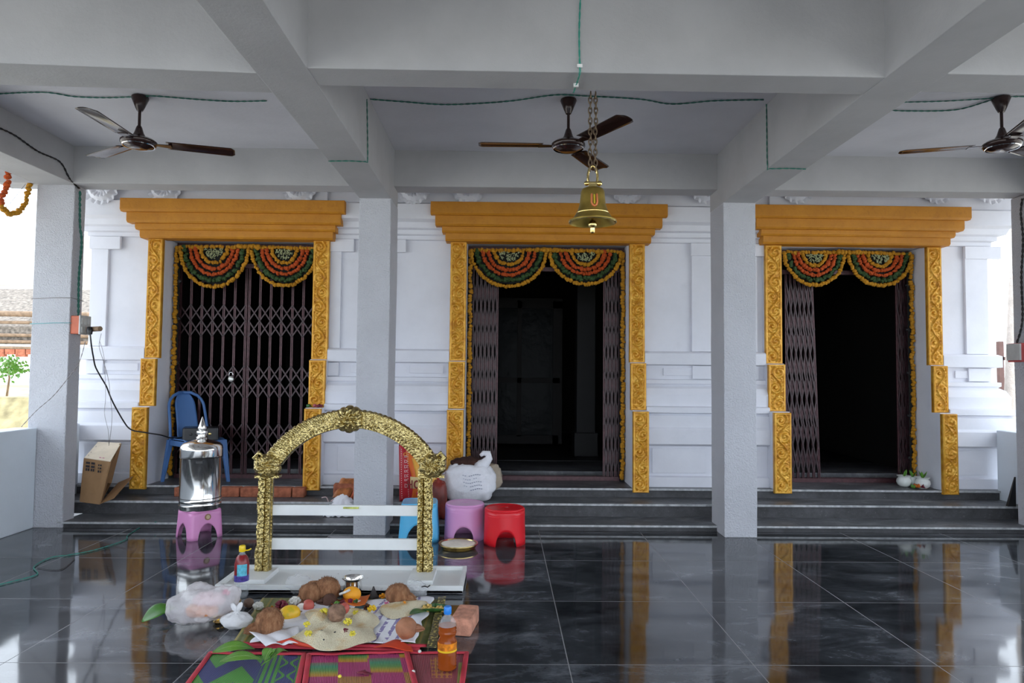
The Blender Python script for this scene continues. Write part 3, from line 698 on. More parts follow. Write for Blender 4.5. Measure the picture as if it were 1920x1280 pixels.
# ------------------------------------------------------------------ blue chair and amplifier
ct = thing('plastic_chair', 'blue plastic chair beside the left doorway holding a black box', 'chair', (-2.86, 6.47, .247), R(50)); ct.scale = (.88, .88, .95)
def crv(m, pts, w, t_):  # flat ribbon bar
    m.tube(pts, t_, 8)
S_ = MB()
def seatf(u, v):
    x = (u-.5)*.42*(1-.06*v); y = (v-.5)*.40; return (x, y, .41+.012*((u-.5)*2)**4*1.5+.02*max(0, (v-.85)/.15)-.02*max(0, (.12-v)/.12))
S_.grid(14, 14, seatf, uv=False); S_.build('seat', P_CHAIR, ct, smooth=180, solid=.012)
def backp(u, z):   # u -1..1 across, z 0..1 up ; reclined, curved
    w = .205*(1-.10*z)*(1 if z < .70 else sqrt(max(0, 1-((z-.70)/.31)**2))*.88+.12)
    return Vector((u*w, .205+.10*z+.045*z*z-.045*u*u, .41+.46*z))
m = MB(); loop = [backp(-1, i/14) for i in range(15)]+[backp(-1+2*i/10, 1) for i in range(1, 10)]+[backp(1, 1-i/14) for i in range(15)]
m.tube(loop, .0155, 8); m.build('back_frame', P_CHAIR, ct, smooth=180)
m = MB().grid(12, 16, lambda u, v: backp((u-.5)*1.15, .985*v), uv=False); m.build('back_splat', P_CHAIR, ct, smooth=180, solid=.010)
for sx, sy in ((-1, -1), (1, -1), (-1, 1), (1, 1)):
    m = MB(); x = sx*.195; y = sy*.185; ex, ey = sx*.235, sy*.225+(.03 if sy > 0 else -.01)
    m.hexa([(ex-.016, ey-.016, 0), (ex+.016, ey-.016, 0), (ex+.016, ey+.016, 0), (ex-.016, ey+.016, 0)], [(x-.03, y-.024, .415), (x+.03, y-.024, .415), (x+.03, y+.024, .415), (x-.03, y+.024, .415)])
    m.build('leg', P_CHAIR, ct, bevel=.006)
MB().box(-.19, .19, -.205, -.19, .36, .415).box(-.205, -.19, -.19, .19, .36, .412).box(.19, .205, -.19, .19, .36, .412).build('apron', P_CHAIR, ct, bevel=.005)
t = thing('amplifier', 'black box amplifier on the seat of the blue chair', 'amplifier', (-2.80, 6.42, .247+.400), R(20))
MB().box(-.15, .15, -.11, .11, 0, .115).build('case', BLACK, t, bevel=.006)
MB().box(-.13, .13, -.114, -.109, .012, .10).build('front_panel', plain('charcoal_panel', (.03, .03, .032), .5), t)
for x in (-.08, -.03, .08): MB().lathe([(.012, 0), (.012, .012), (.009, .014)], seg=14).build('knob', BRASSP if x > 0 else BLACK, t, smooth=50)
for o in [c for c in bpy.data.objects if c.parent == t and c.name.startswith('knob')]:
    pass
kx = [-.08, -.03, .08]
for i, o in enumerate([c for c in bpy.data.objects if c.parent == t and c.name.startswith('knob')]):
    o.rotation_euler = (pi/2, 0, 0); o.location = (kx[i], -.112, .06)

# ------------------------------------------------------------------ donation pot on pink stool
sx_, sy_ = U(374, 985, Y=5.42).x, 5.42
st = thing('plastic_stool', 'square pink plastic stool with round sticker under the steel pot', 'stool', (sx_, sy_, 0), R(50))
def legged(m, rf, H, arches, aw, ah, flare, top_r=.006, seg=120, flute=0):
    """moulded shell: rf(a) plan radius; arches: list of centre angles, half width aw (rad), height ah"""
    def zb(a):
        for c in arches:
            d = (a-c+pi) % (2*pi)-pi
            if abs(d) < aw: return ah*sqrt(1-(d/aw)**2)
        return 0
    nr = 8
    def f(u, v):
        a = 2*pi*u; z0 = zb(a); z = z0+(H-.012-z0)*v
        r = rf(a)*(1+flare*(1-z/H))*(1+(flute*cos(a*60) if v > .75 else 0)); return (r*cos(a), r*sin(a), z)
    m.grid(seg, nr, f, uv=False)
    def g(u, v):
        a = 2*pi*u; r = rf(a)*[1, .985, .95, .90, .60, .3, .001][int(round(v*6))]; z = H-.012+[0, .008, .012, .009, .009, .009, .009][int(round(v*6))]; return (r*cos(a), r*sin(a), z)
    m.grid(seg, 6, g, uv=False)
def sqr(w, p=7): return lambda a: w/((abs(cos(a))**p+abs(sin(a))**p)**(1/p))
m = MB(); legged(m, sqr(.122), .215, [0, pi/2, pi, -pi/2], .52, .115, .10); m.build('shell', P_PINK, st, smooth=40, solid=.004, weld=True)
o = MB().lathe([(.0, 0), (.024, 0), (.024, .004), (.0, .005)], seg=24).build('sticker', plain('gold_sticker', (.28, .14, .06), .3), st, smooth=50)
o.rotation_euler = (pi/2-.1, 0, 0); o.location = (-.0, -.127, .165)
MB().lathe([(.0, .0), (.015, 0), (.015, .001), (0, .001)], seg=20).build('sticker_centre', plain('sticker_brown', (.55, .4, .25), .4), o).location = (0, 0, .0052)
t = thing('donation_pot', 'tall shiny steel donation pot with pointed lid on the pink stool', 'pot', (sx_, sy_, .2165))
r = .152
MB().lathe([(0, 0), (r*.97, 0), (r, .008), (r, .03), (r*1.02, .035), (r, .04), (r, .062), (r*1.02, .068), (r*1.0, .075), (r, .40), (r*1.015, .402), (r*1.015, .407), (r*.9, .41), (0, .41)], seg=64, cap=False).build('body', STEEL, t, smooth=50)
lid = MB().lathe([(r*1.02, .405), (r*1.03, .41), (r*1.025, .455), (r*1.03, .46), (r*1.02, .466), (r*1.0, .485), (r*.88, .505), (r*.55, .525), (r*.30, .535), (r*.24, .545)], seg=64, cap=False).build('lid', STEEL, t, smooth=50)
MB().lathe([(r*.22, .54), (r*.30, .55), (r*.20, .562), (r*.26, .57), (r*.28, .585), (r*.26, .60), (r*.14, .606), (r*.20, .612), (r*.21, .622), (r*.12, .66), (r*.02, .71), (0, .712)], seg=32).build('finial', STEEL, lid, smooth=50)
MB().box(.0, .05, -r-.0025, -r+.02, .365, .383, rot=.15, c=(0, 0, 0)).build('coin_slot', BLACK, t)
MB().lathe([(r*1.018, .396), (r*1.03, .399), (r*1.018, .402)], seg=64, cap=False).lathe([(r*1.01, .085), (r*1.02, .088), (r*1.01, .091)], seg=64, cap=False).build('bead_ring', BLACK, t, smooth=50)

# ------------------------------------------------------------------ cardboard box with flap
fbl, fbr = U(150, 940, Y=5.93), U(187, 945, Y=5.86)
ftl, ftr = U(158, 859, Y=6.00), U(207, 866, Y=5.93)
btl, btr = U(184, 829, Y=6.33), U(227, 831, Y=6.24)
bbl = fbl+(btl-ftl); bbr = fbr+(btr-ftr)
t = thing('cardboard_box', 'open brown cardboard box tilted on the steps by the far left pillar', 'box', ((fbl+bbr)/2))
def quad(m, a, b, c, d, th=.004):
    n = (b-a).cross(d-a).normalized()*th; m.hexa([a, b, c, d], [p+n for p in (a, b, c, d)])
m = MB(); quad(m, fbl, fbr, ftr, ftl); quad(m, fbl, ftl, btl, bbl); quad(m, bbl, btl, btr, bbr); quad(m, fbl, bbl, bbr, fbr)
quad(m, fbr, fbr.lerp(ftr, .0), ftr, ftr) if False else None
r1 = ftr.lerp(btr, .28); r0 = fbr.lerp(bbr, .28); quad(m, fbr, r0, r1, ftr)
m.build('carton', CARD, t, world=True)
nt_ = (ftr-ftl).cross(btl-ftl).normalized(); nt_ = nt_ if nt_.z > 0 else -nt_
m = MB(); m.hexa([p+nt_*.001 for p in (ftl, ftr, btr, btl)], [p+nt_*.0055 for p in (ftl, ftr, btr, btl)]); m.build('top_panel', CARDL, t, world=True)
m = MB(); quad(m, btr, bbr, bbr+Vector((.015, -.12, .02)), btr+Vector((.005, -.03, .0))); m.build('flap', CARD, t, world=True)
fa = bbr+Vector((-.02, -.02, .0)); m = MB(); quad(m, fbr+Vector((.0, 0, -.0)), U(214, 934, Y=5.92), U(250, 893, Y=6.24), U(222, 905, Y=6.22)); m.build('flap', CARD, t, world=True)
def onface(a, b, d, u, v, e=.006): n = (b-a).cross(d-a).normalized(); return a+(b-a)*u+(d-a)*v-n*e*0 + n*e
n = (fbr-fbl).cross(ftl-fbl).normalized(); n = n if n.y < 0 else -n
m = MB()
for (u0, u1, v0, v1) in ((.13, .33, .88, .93), (.13, .33, .80, .85), (.40, .58, .88, .93), (.40, .58, .80, .85), (.14, .22, .72, .78), (.25, .33, .72, .78), (.40, .48, .72, .78), (.51, .58, .72, .78), (.76, .82, .86, .90), (.86, .93, .86, .90), (.76, .80, .79, .83), (.84, .93, .79, .83), (.76, .84, .71, .76), (.88, .93, .71, .76)):
    P4 = [fbl+(fbr-fbl)*u+(ftl-fbl)*v+n*.003 for u, v in ((u0, v0), (u1, v0), (u1, v1), (u0, v1))]; quad(m, *P4, th=.0008)
m.build('printed_symbols', INK, t, world=True)
n2 = (ftr-ftl).cross(btl-ftl).normalized(); n2 = n2 if n2.z > 0 else -n2
m = MB(); random.seed(3)
for row in range(5):
    u = .08
    while u < .9:
        w = random.uniform(.04, .12)
        if random.random() < .7: quad(m, *[ftl+(ftr-ftl)*uu+(btl-ftl)*vv+n2*.0075 for uu, vv in ((u, .12+row*.18), (u+w, .12+row*.18), (u+w, .18+row*.18), (u, .18+row*.18))], th=.0008)
        u += w+.04
m.build('printed_lines', INK, t, world=True)
m = MB()
for (u0, u1, v0, v1) in ((.52, .60, .10, .24), (.64, .72, .10, .22), (.58, .66, .28, .38), (.70, .78, .26, .36)): quad(m, *[ftl+(ftr-ftl)*uu+(btl-ftl)*vv+n2*.0085 for uu, vv in ((u0, v0), (u1, v0), (u1, v1), (u0, v1))], th=.0008)
m.build('pink_print', PINKINK, t, world=True)
cc = (fbr+bbr)/2+Vector((-.05, 0, .10))
tag(MB().ball(cc, (.05, .08, .07), 16, 12, fn=lambda d: 1+.15*nz(d, 3)).build('plastic_packet', FILM, smooth=180), 'crumpled white plastic packet inside the open cardboard box', 'packet')

# ------------------------------------------------------------------ floor cable
pts = [U(x, y, Z=.006) for x, y in ((-20, 1100), (30, 1088), (70, 1076), (64, 1062), (95, 1045), (130, 1040), (180, 1030), (235, 1012), (240, 1003), (270, 985), (300, 992))]
pts[-1] = U(293, 978, Z=.058); pts.append(U(318, 962, Z=.065)); pts.append((sx_-.16, 5.95, .06)); 
wire('extension_cable', 'green twisted cable snaking over the floor at lower left', pts[:11], plain('teal_cable', (.03, .26, .20), .4), .0026, True, 'cable')
wire('extension_cable', 'loose dark loop of wire on the floor at lower left', [U(x, y, Z=.004) for x, y in ((70, 1064), (95, 1068), (118, 1066), (140, 1048))], WIREB, .002, False, 'cable')

# ------------------------------------------------------------------ brass arch on its white base
AY = 4.33; ax0, ax1 = -1.655, -.22
t = thing('deity_arch', 'embossed brass arch frame on a white base tray in the middle of the floor', 'arch', (-.95, 4.25, .0))
m = MB().box(ax0, ax1, 4.03, 4.45, .012, .030)
m.box(ax0, ax1, 4.03, 4.052, .012, .055).box(ax0, ax1, 4.43, 4.45, .012, .055).box(ax0, ax0+.022, 4.052, 4.43, .012, .055).box(ax1-.022, ax1, 4.052, 4.43, .012, .055)
mm = Mat('flaking_white_paint'); fl = mm.noise(13, 7, .7, (1, 2.2, 1)); mm.col(mm.mix(m_cl(mm, fl, .66, .69, .9), (.74, .76, .76), (.12, .08, .06))); mm.set(Roughness=.35)
bt = m.build('base_tray', mm.m, t, world=True, bevel=.003)
for xa in (ax0+.06, -1, ax1-.10): MB().box(xa, xa+.05, 4.10, 4.36, 0, .012).build('foot', BLACK, bt, world=True)
colx = ((-1.516, -1.430), (-.526, -.436))
zc0 = .058; 
cA = U(657, 957, Y=AY); K = AY/F0
Rin, Rout = 152*K, 186*K
zcap = U(500, 892, Y=AY).z
def brassd(x, z, s=1):
    return .004*abs(sin(x*120+1.5*sin(z*60)))+.004*abs(sin(z*85+2*sin(x*90)))+.004*nz((x, z, s), 60)
for k, (xa, xb) in enumerate(colx):
    MB().box(xa-.03, xb+.03, 4.12, AY+.05, .030, .058).build('plinth', WHITEP, t, world=True, bevel=.003)
    out = -1 if k == 0 else 1
    m = MB(); w = xb-xa; H_ = zcap-zc0
    def edge(v): # outer wavy silhouette
        return .007*sin(v*pi*3.2+.5)**2*(1 if .15 < v < .95 else .3)+(.010 if v < .26 else 0)
    def f(u, v):
        # wrap u around: 0..1 front
        x = xa+w*u
        if out < 0: x = xa-edge(v)+(w+edge(v))*u
        else: x = xa+(w+edge(v))*u
        z = zc0+H_*v; q = min(u, 1-u)
        inner_u = (1-u) if out > 0 else u
        d = .022+brassd(x, z)*1.3 if .06 < u < .94 else 0
        bead = .010*abs(sin(z*210)) if (.62 < ((u) if out < 0 else 1-u) < .80) else 0
        groove = -.012 if abs((u if out < 0 else 1-u)-.58) < .03 else 0
        return (x, AY-.012-d-bead-groove, z)
    m.grid(26, 150, f, uv=False); m.box(xa, xb, AY-.014, AY+.012, zc0, zcap+.05)
    m.build('column', BRASS, t, world=True, smooth=60)
th0 = R(57)
m = MB()
def arcf(u, v):
    a = -th0+2*th0*u; r = Rin+(Rout-Rin)*v
    if v > .97: r += .006*abs(sin(a*60))
    d = .020+brassd(a*.6, r, 2)*1.3
    if .03 < v < .16: d = .018+.008*abs(sin(a*90))
    if v > .66: d = .020+.010*abs(sin(a*75+v*6))
    if v < .02 or v > .99: d = 0
    return (cA.x+r*sin(a), AY-.012-d, cA.z+r*cos(a))
m.grid(220, 22, arcf, uv=False)
def arcb(u, v):
    a = -th0+2*th0*u; q = [(Rin, -.012), (Rin, .012), (Rout, .012), (Rout, -.012)][int(round(v*3))]
    return (cA.x+q[0]*sin(a), AY+q[1], cA.z+q[0]*cos(a))
m.grid(80, 3, arcb, uv=False)
m.build('arch_band', BRASS, t, world=True, smooth=60)
def ornament(cx, cz, rx, rz, name, petals=9, seed=0):
    m = MB()
    def f(u, v):
        a = 2*pi*u; pet = 1+.13*abs(sin(a*petals/2))**.6+.05*nz((cos(a), sin(a), seed), 2.5); rr = v*pet
        h = .055*(1-v*v)**.6*1.0+.016*abs(sin(a*petals/2+v*5))*(1-abs(2*v-1))+.014*abs(nz((cos(a)*v*4, sin(a)*v*4, seed), 1.6))+.01
        if v > .98: h = .0
        return (cx+rx*rr*cos(a), AY-.018-h, cz+rz*rr*sin(a))
    m.grid(90, 22, f, uv=False); return m
ap = U(657, 785, Y=AY)
o = ornament(ap.x, ap.z, .080, .078, 't', 10, 1)
for sxx in (-1, 1): o.ball((ap.x+sxx*.030, AY-.085, ap.z+.015), .014, 12, 8); o.ball((ap.x+sxx*.055, AY-.055, ap.z-.03), (.03, .02, .018), 12, 8)
o.ball((ap.x, AY-.082, ap.z-.014), (.022, .018, .016), 12, 8)
o.box(ap.x-.07, ap.x+.07, AY-.02, AY+.014, ap.z-.05, ap.z+.05)
o.build('crest_ornament', BRASS, t, world=True, smooth=60)
for k, (pxc, out) in enumerate(((505, -1), (812, 1))):
    q = U(pxc, 872, Y=AY); o = ornament(q.x, q.z, .078, .070, 's', 8, 5+k)
    o.box(q.x-.075, q.x+.075, AY-.045, AY+.015, q.z-.072, q.z-.058)
    q2 = U(pxc-out*2+out*2, 860, Y=AY); o.tube([(q.x+out*.04, AY-.04, q.z+.02), (q.x+out*.075, AY-.045, q.z+.055), (q.x+out*.05, AY-.05, q.z+.085), (q.x+out*.02, AY-.045, q.z+.06)], [.02, .018, .013, .006], 10)
    o.box(q.x-.05, q.x+.05, AY-.02, AY+.014, q.z-.06, q.z+.06)
    o.build('side_ornament', BRASS, t, world=True, smooth=60)
for py0, py1 in ((946.5, 966), (1009, 1030)):
    za, zb = U(657, py0, Y=AY+.01).z, U(657, py1, Y=AY+.01).z
    MB().box(colx[0][1]-.02, colx[1][0]+.02, AY-.002, AY+.022, zb, za).build('crossbar', WHITEP, t, world=True, bevel=.003)

# ------------------------------------------------------------------ stools, plate, sacks right of the arch
q = U(785, 1008, Z=0)
s3 = thing('plastic_stool', 'light blue square plastic stool behind the right column of the brass arch', 'stool', (q.x+.005, 5.40, 0), R(4))
m = MB(); legged(m, sqr(.135), .285, [0, pi/2, pi, -pi/2], .55, .135, .14); m.build('shell', P_BLUE, s3, smooth=40, solid=.004, weld=True)
for i in range(5): MB().box(-.08+i*.036, -.068+i*.036, -.08, .08, .2815, .2835).build('top_rib', P_BLUE, s3)
def round_stool(name, label, px, y, mat, Hh, rr, rz):
    q = U(px, 1005, Y=y); s4 = thing('plastic_stool', label, 'stool', (q.x, y, 0), rz, group='round plastic stools')
    m = MB(); legged(m, lambda a: rr, Hh, [R(-90), R(30), R(150)], .52, .115 if Hh < .28 else .10, .05, flute=.008); m.build('shell', mat, s4, smooth=40, solid=.004, weld=True)
    MB().lathe([(rr*1.005, Hh*.80), (rr*1.03, Hh*.81), (rr*1.01, Hh*.835)], seg=60, cap=False).build('rim_band', mat, s4, smooth=50)
    m = MB()
    for i in range(6): a = i*pi/3; m.lathe([(.0, .0), (.008, 0), (.008, .002), (0, .002)], (.07*cos(a), .07*sin(a), Hh-.0035), 10)
    m.build('air_hole', BLACK, s4)
    return s4
round_stool('plastic_stool', 'lilac pink round plastic stool in front of the white sack', 871, 5.42, P_LILAC, .272, .150, 0)
round_stool('plastic_stool', 'bright red round plastic stool right of the pink one', 946, 5.27, P_RED, .268, .150, R(4))
q = U(863, 1012, Z=0)
t = thing('brass_plate', 'round brass plate of white flour on the floor before the lilac stool', 'plate', (q.x, 5.10, 0))
MB().lathe([(0, .0), (.11, 0), (.125, .004), (.137, .03), (.146, .034), (.146, .040), (.133, .038), (.12, .012), (0, .01)], seg=48, cap=False).build('plate', BRASSP, t, smooth=50)
tag(MB().lathe([(0, .012), (.125, .022), (.13, .033), (.10, .041), (.05, .046), (0, .048)], (q.x, 5.10, 0), 40, cap=False, fn=lambda a, z: 1+.04*sin(a*5)).build('flour_heap', plain('white_flour', (.74, .68, .58), .95, bump=.004), smooth=180), 'white flour heaped in the brass plate', 'flour')
def sack(name, label, c, r, mat, seed, e=.6, amp=.12, cat='sack', rot=None):
    return tag(MB().ball(c, r, 40, 28, e=e, rot=rot, fn=lambda d: 1+amp*nz(d, 2.2, seed)+amp*.45*nz(d, 6, seed)).build(name, mat, smooth=180), label, cat)
q = U(882, 920, Y=6.13)
o = sack('grain_sack', 'bulging white woven sack with knotted top behind the lilac stool', (q.x, 6.08, .163+.165), (.222, .145, .165), SACK, 3)
MB().tube([(q.x+.09, 6.05, .46), (q.x+.13, 6.02, .50), (q.x+.165, 6.02, .545), (q.x+.155, 6.02, .585), (q.x+.115, 6.0, .59), (q.x+.09, 5.99, .57)], [.07, .045, .034, .03, .022, .014], 12).build('twisted_neck', SACK, o, smooth=180)
m = MB(); random.seed(11)
for r_ in range(5):
    for i in range(9):
        x = q.x-.06+i*.018+r_*.004; zz = .405-r_*.030-.008*sin(i*.7)
        if random.random() < .8: m.box(x, x+.011, 5.915+abs(i-4)*.003, 5.935+abs(i-4)*.003, zz, zz+.004)
m.build('faded_print', plain('blue_ink', (.30, .32, .42), .8), o)
for i in range(1): tag(MB().ball((q.x-.03, 6.10, .50), (.15, .10, .045), 22, 12, fn=lambda d: 1+.3*nz(d, 4)).build('coir_bundle', plain('dark_brown_fibre', (.05, .018, .012), .95, bump=.01), smooth=180), 'dark brown fibre bundle lying on top of the white sack', 'bundle')
q2 = U(922, 922, Y=6.2)
sack('grain_sack', 'beige sack peeping out behind the white sack on its right', (q2.x-.03, 6.235, .246+.10), (.12, .05, .118), SACKB, 5, .7)
q3 = U(825, 915, Y=6.1)
sack('grain_sack', 'small grey white bundle between the red rice bag and white sack', (q3.x+.03, 6.16, .163+.10), (.10, .08, .11), CLOTHW, 8, .8, cat='bundle')
q4 = U(826, 955, Y=6.0)
sack('carry_bag', 'dark red and brown carry bag behind the blue stool', (q4.x-.01, 5.88, .052+.15), (.075, .085, .17), plain('rust_red_bag', (.16, .02, .012), .5, var=.5, nscale=10), 9, .7, cat='bag')
tag(MB().ball((U(820, 895, Y=6.0).x+.03, 6.02, .46), (.04, .03, .05), 18, 12, fn=lambda d: 1+.25*nz(d, 3)).build('plastic_wrap', FILM, smooth=180), 'crumpled clear wrapper above the dark red carry bag', 'wrapper')
# printed rice bag
a = U(742, 835, Y=5.98); w_ = .365; zb0 = .163; zt0 = a.z
t = thing('rice_bag', 'tall red and orange printed rice bag leaning behind the brass arch', 'bag', (a.x+.2, 6.05, zb0))
def bagf(u, v, off=0, s=1):
    x = a.x+.012+w_*u*(1-.03*sin(pi*v))+.02*(1-v); zz = zb0+(zt0-zb0)*(1-.30*u**2*v)*v; bul = .07*(sin(pi*u)**.5)*(sin(pi*min(1, v*1.02))**.45 if 0 < v < 1 else 0)
    return (x, 6.03-s*bul-off+.05*v, zz)
m = MB().grid(24, 30, lambda u, v: bagf(u, v), uv=False).grid(24, 30, lambda u, v: bagf(u, v, 0, -1), uv=False); m.build('bag_body', REDBAG, t, world=True, smooth=180, weld=True)
def patch(name, mat, ulo, uhi, v0, v1, off): 
    m = MB().grid(12, 24, lambda u, v: bagf(ulo(v0+(v1-v0)*v)+(uhi(v0+(v1-v0)*v)-ulo(v0+(v1-v0)*v))*u, v0+(v1-v0)*v, off), uv=False); return m.build(name, mat, t, world=True, smooth=180, solid=.0008)
patch('orange_print', ORBAG, lambda v: .27+.09*sin(v*5), lambda v: .94, .03, .96, .003)
patch('yellow_print', YEBAG, lambda v: .36+.08*sin(v*5-.5), lambda v: .94, .28, .80, .005)
zl = U(793, 908, Y=5.93).z
patch('cream_print', plain('cream_bag_print', (.80, .62, .30), .4), lambda v: .30, lambda v: .80, .25, .46, .0075)
hx = U(764, 908, Y=5.93).x; m = MB(); q_ = .036
m.box(hx, hx+.010, 5.925, 5.930, zl-q_, zl+q_).box(hx+.034, hx+.044, 5.925, 5.930, zl-q_, zl+q_).box(hx+.008, hx+.036, 5.925, 5.930, zl-.006, zl+.006)
m.build('printed_letter', plain('dark_red_print', (.22, .012, .012), .5), t, world=True)
MB().tube([(hx+.080+.020*cos(i*pi/10), 5.927, zl+.030*sin(i*pi/10)) for i in range(20)], .0065, 6, closed=True).build('printed_letter', plain('dark_red_print', (.22, .012, .012), .5), t, world=True)
# vertical script-like lettering and dotted lines in white
m = MB(); random.seed(5)
for lane, uu in enumerate((.07, .17, .24)):
    v = .06
    while v < .93:
        L = random.uniform(.02, .05) if lane == 1 else .012
        if lane == 1 and not (.25 < v < .8): v += .02; continue
        p = Vector(bagf(uu, v, .004)); w2 = .016 if lane == 1 else .005
        if lane == 1:
            m.tube([p, p+Vector((w2, -.001, .004)), p+Vector((w2, -.001, L*.5)), p+Vector((.002, -.001, L*.6))], .0022, 5); m.tube([p+Vector((-.004, 0, -.002)), p+Vector((-.004, 0, L*.7))], .002, 5)
        else: m.box(p.x-w2/2, p.x+w2/2, p.y-.001, p.y+.002, p.z, p.z+L*.6)
        v += L/(.45)+.012
m.build('white_lettering', WINK, t, world=True)
p = Vector(bagf(.17, .84, .006)); MB().tube([p+Vector((.013*cos(i*pi/6), 0, .013*sin(i*pi/6))) for i in range(12)], .003, 5, closed=True).build('round_emblem', YEBAG, t, world=True)
p = Vector(bagf(.58, .16, .008)); MB().ball(p, (.055, .004, .03), 18, 8).build('oval_emblem', plain('crimson_print', (.6, .02, .06), .4), t, world=True, smooth=180)

# ------------------------------------------------------------------ bricks and rubbish on the steps
def brick(c, s, rz, label, mat=BRICK, group=None, seed=0):
    m = MB(); nx = 5
    m.ball((0, 0, 0), (s[0]/2, s[1]/2, s[2]/2), 28, 18, e=.14, fn=lambda d: 1+.03*nz(d, 3, seed))
    o = m.build('brick', mat, smooth=60); o.location = (c[0], c[1], c[2]+s[2]/2); o.rotation_euler = (0, 0, rz); return tag(o, label, 'brick', group)
bl = ['red brick lying right behind the steel pot under the left gate', 'long red brick under the left gate, left of the arch column', 'red brick under the left gate, right of the arch column', 'red brick at the foot of the gilded panel under the left gate']
for i, (pa, pb) in enumerate(((412, 452), (453, 505), (506, 549), (550, 573))):
    xa, xb = U(pa, 920, Y=6.22).x, U(pb, 920, Y=6.22).x
    brick(((xa+xb)/2, 6.225, .163), (xb-xa-.004, .10, .084), 0, bl[i], BRICK, 'bricks laid on the step below the left gate', i)
xa, xb = U(333, 920, Y=6.22).x, U(345, 920, Y=6.22).x
brick(((xa+xb)/2, 6.225, .163), (.08, .10, .08), 0, 'end of red brick just left of the steel pot', BRICK, None, 9)
q = U(640, 925, Y=6.15); t = thing('snack_packet', 'torn orange brown packet leaning beside the pillar behind the arch', 'packet', (q.x, 6.15, .163))
MB().grid(8, 10, lambda u, v: (q.x-.075+.15*u+.05*v, 6.13+.10*v-.02*sin(pi*u), .175+.15*v+.01*sin(u*9)), uv=False).grid(8, 10, lambda u, v: (q.x-.075+.15*u+.05*v, 6.15+.10*v+.02*sin(pi*u), .172+.15*v), uv=False).build('wrapper', plain('orange_brown_wrap', (.42, .14, .04), .4, var=.5, nscale=18), t, world=True, smooth=180)
brick((q.x+.02, 6.21, .163), (.20, .09, .125), .1, 'brown brick behind the torn packet beside the middle left pillar', BRICK, None, 4)
tag(MB().tube([(q.x+.10, 6.10, .17), (q.x+.145, 6.14, .28), (q.x+.165, 6.16, .40)], [.014, .012, .016], 8).build('stick', plain('orange_stick', (.55, .12, .05), .6), smooth=180), 'short orange brown stick leaning on the pillar behind the arch', 'stick')
q = U(640, 945, Y=6.0)
tag(MB().grid(34, 20, lambda u, v: (q.x-.13+.27*u, 5.90+.22*v, .055+(.16 if v > .45 else .06+.2*v)*max(0, sin(pi*u)*sin(pi*v))**.5+.018*nz((u, v, 0), 9)), uv=False).build('white_rag', CLOTHW, smooth=180, solid=.004), 'crumpled white rag on the steps beside the pillar behind the arch', 'rag')
m = MB()
tag(m.tube(polyline([U(603, 933, Y=6.0), U(612, 932, Y=6.0), U(617, 942, Y=6.0), U(625, 936, Y=6.0), U(628, 946, Y=6.0)], .01), .005, 6).build('loose_thread', plain('pale_pink_thread', (.6, .45, .45), .8), smooth=180), 'pale tangled thread at the left end of the white rag', 'thread')
q = U(682, 951, Y=AY); t = thing('incense_packet', 'small yellow green packet lying on the upper white crossbar', 'packet', (U(661, 949, Y=AY).x, AY-.004, U(661, 951, Y=AY).z))
MB().box(-.055, .04, -.012, .002, -.006, .004).build('packet', plain('yellow_green_wrap', (.45, .48, .10), .5, var=.4, nscale=40), t)
# offerings on the gilded ledge
q = U(590, 764, Y=6.36)
for i, (dx, mt, lb) in enumerate(((-.05, LEAFD, 'dark leaves on the ledge of the gilded panel beside the left gate'), (.02, plain('rose_petal', (.45, .10, .12), .6), 'faded pink rose on the ledge of the gilded panel beside the left gate'), (.055, MARO, 'dark red flower at the right end of the gilded panel ledge'))):
    m = MB()
    for j in range(5): puff(m, (q.x+dx+random.uniform(-.015, .015), 6.33+random.uniform(-.01, .01), .955+.012+random.uniform(0, .012)), .013)
    tag(m.build('flower' if i else 'leaf_sprig', mt, smooth=180), lb, 'flower' if i else 'leaves')

# ------------------------------------------------------------------ pots at the right doorway
def wpot(px, y, z0, r, lab):
    q = U(px, 900, Y=y); t = thing('clay_pot', lab, 'pot', (q.x, y, z0), group='small white pots at the right doorway')
    MB().lathe([(0, 0), (r*.5, 0), (r*.85, r*.30), (r, r*.70), (r*.93, r*1.05), (r*.74, r*1.28), (r*.74, r*1.36), (r*.95, r*1.55), (r*.93, r*1.58), (r*.66, r*1.38), (r*.5, r*1.2), (0, r*1.2)], seg=36, cap=False).build('pot', plain('white_glazed_clay', (.70, .73, .70), .3, var=.05), t, smooth=50)
    for k in range(3):
        a = k*2.1+px; m = MB()
        def lf(u, v, a=a): L = .09*v; w = .014*sin(pi*min(1, v+.05))*(u-.5)*2; return (L*.5*cos(a)-w*sin(a), L*.5*sin(a)*.5+w*cos(a), r*1.35+L*.8)
        m.grid(2, 8, lf, uv=False); m.build('leaf', LEAF, t, smooth=180, solid=.001)
wpot(1695, 6.50, .246, .066, 'white clay pot with leaves, front left of the three by the right gate')
wpot(1711, 6.52, .246, .060, 'white clay pot half hidden behind another by the right gate')
wpot(1730, 6.40, .246, .066, 'white clay pot at the foot of the side flower string')
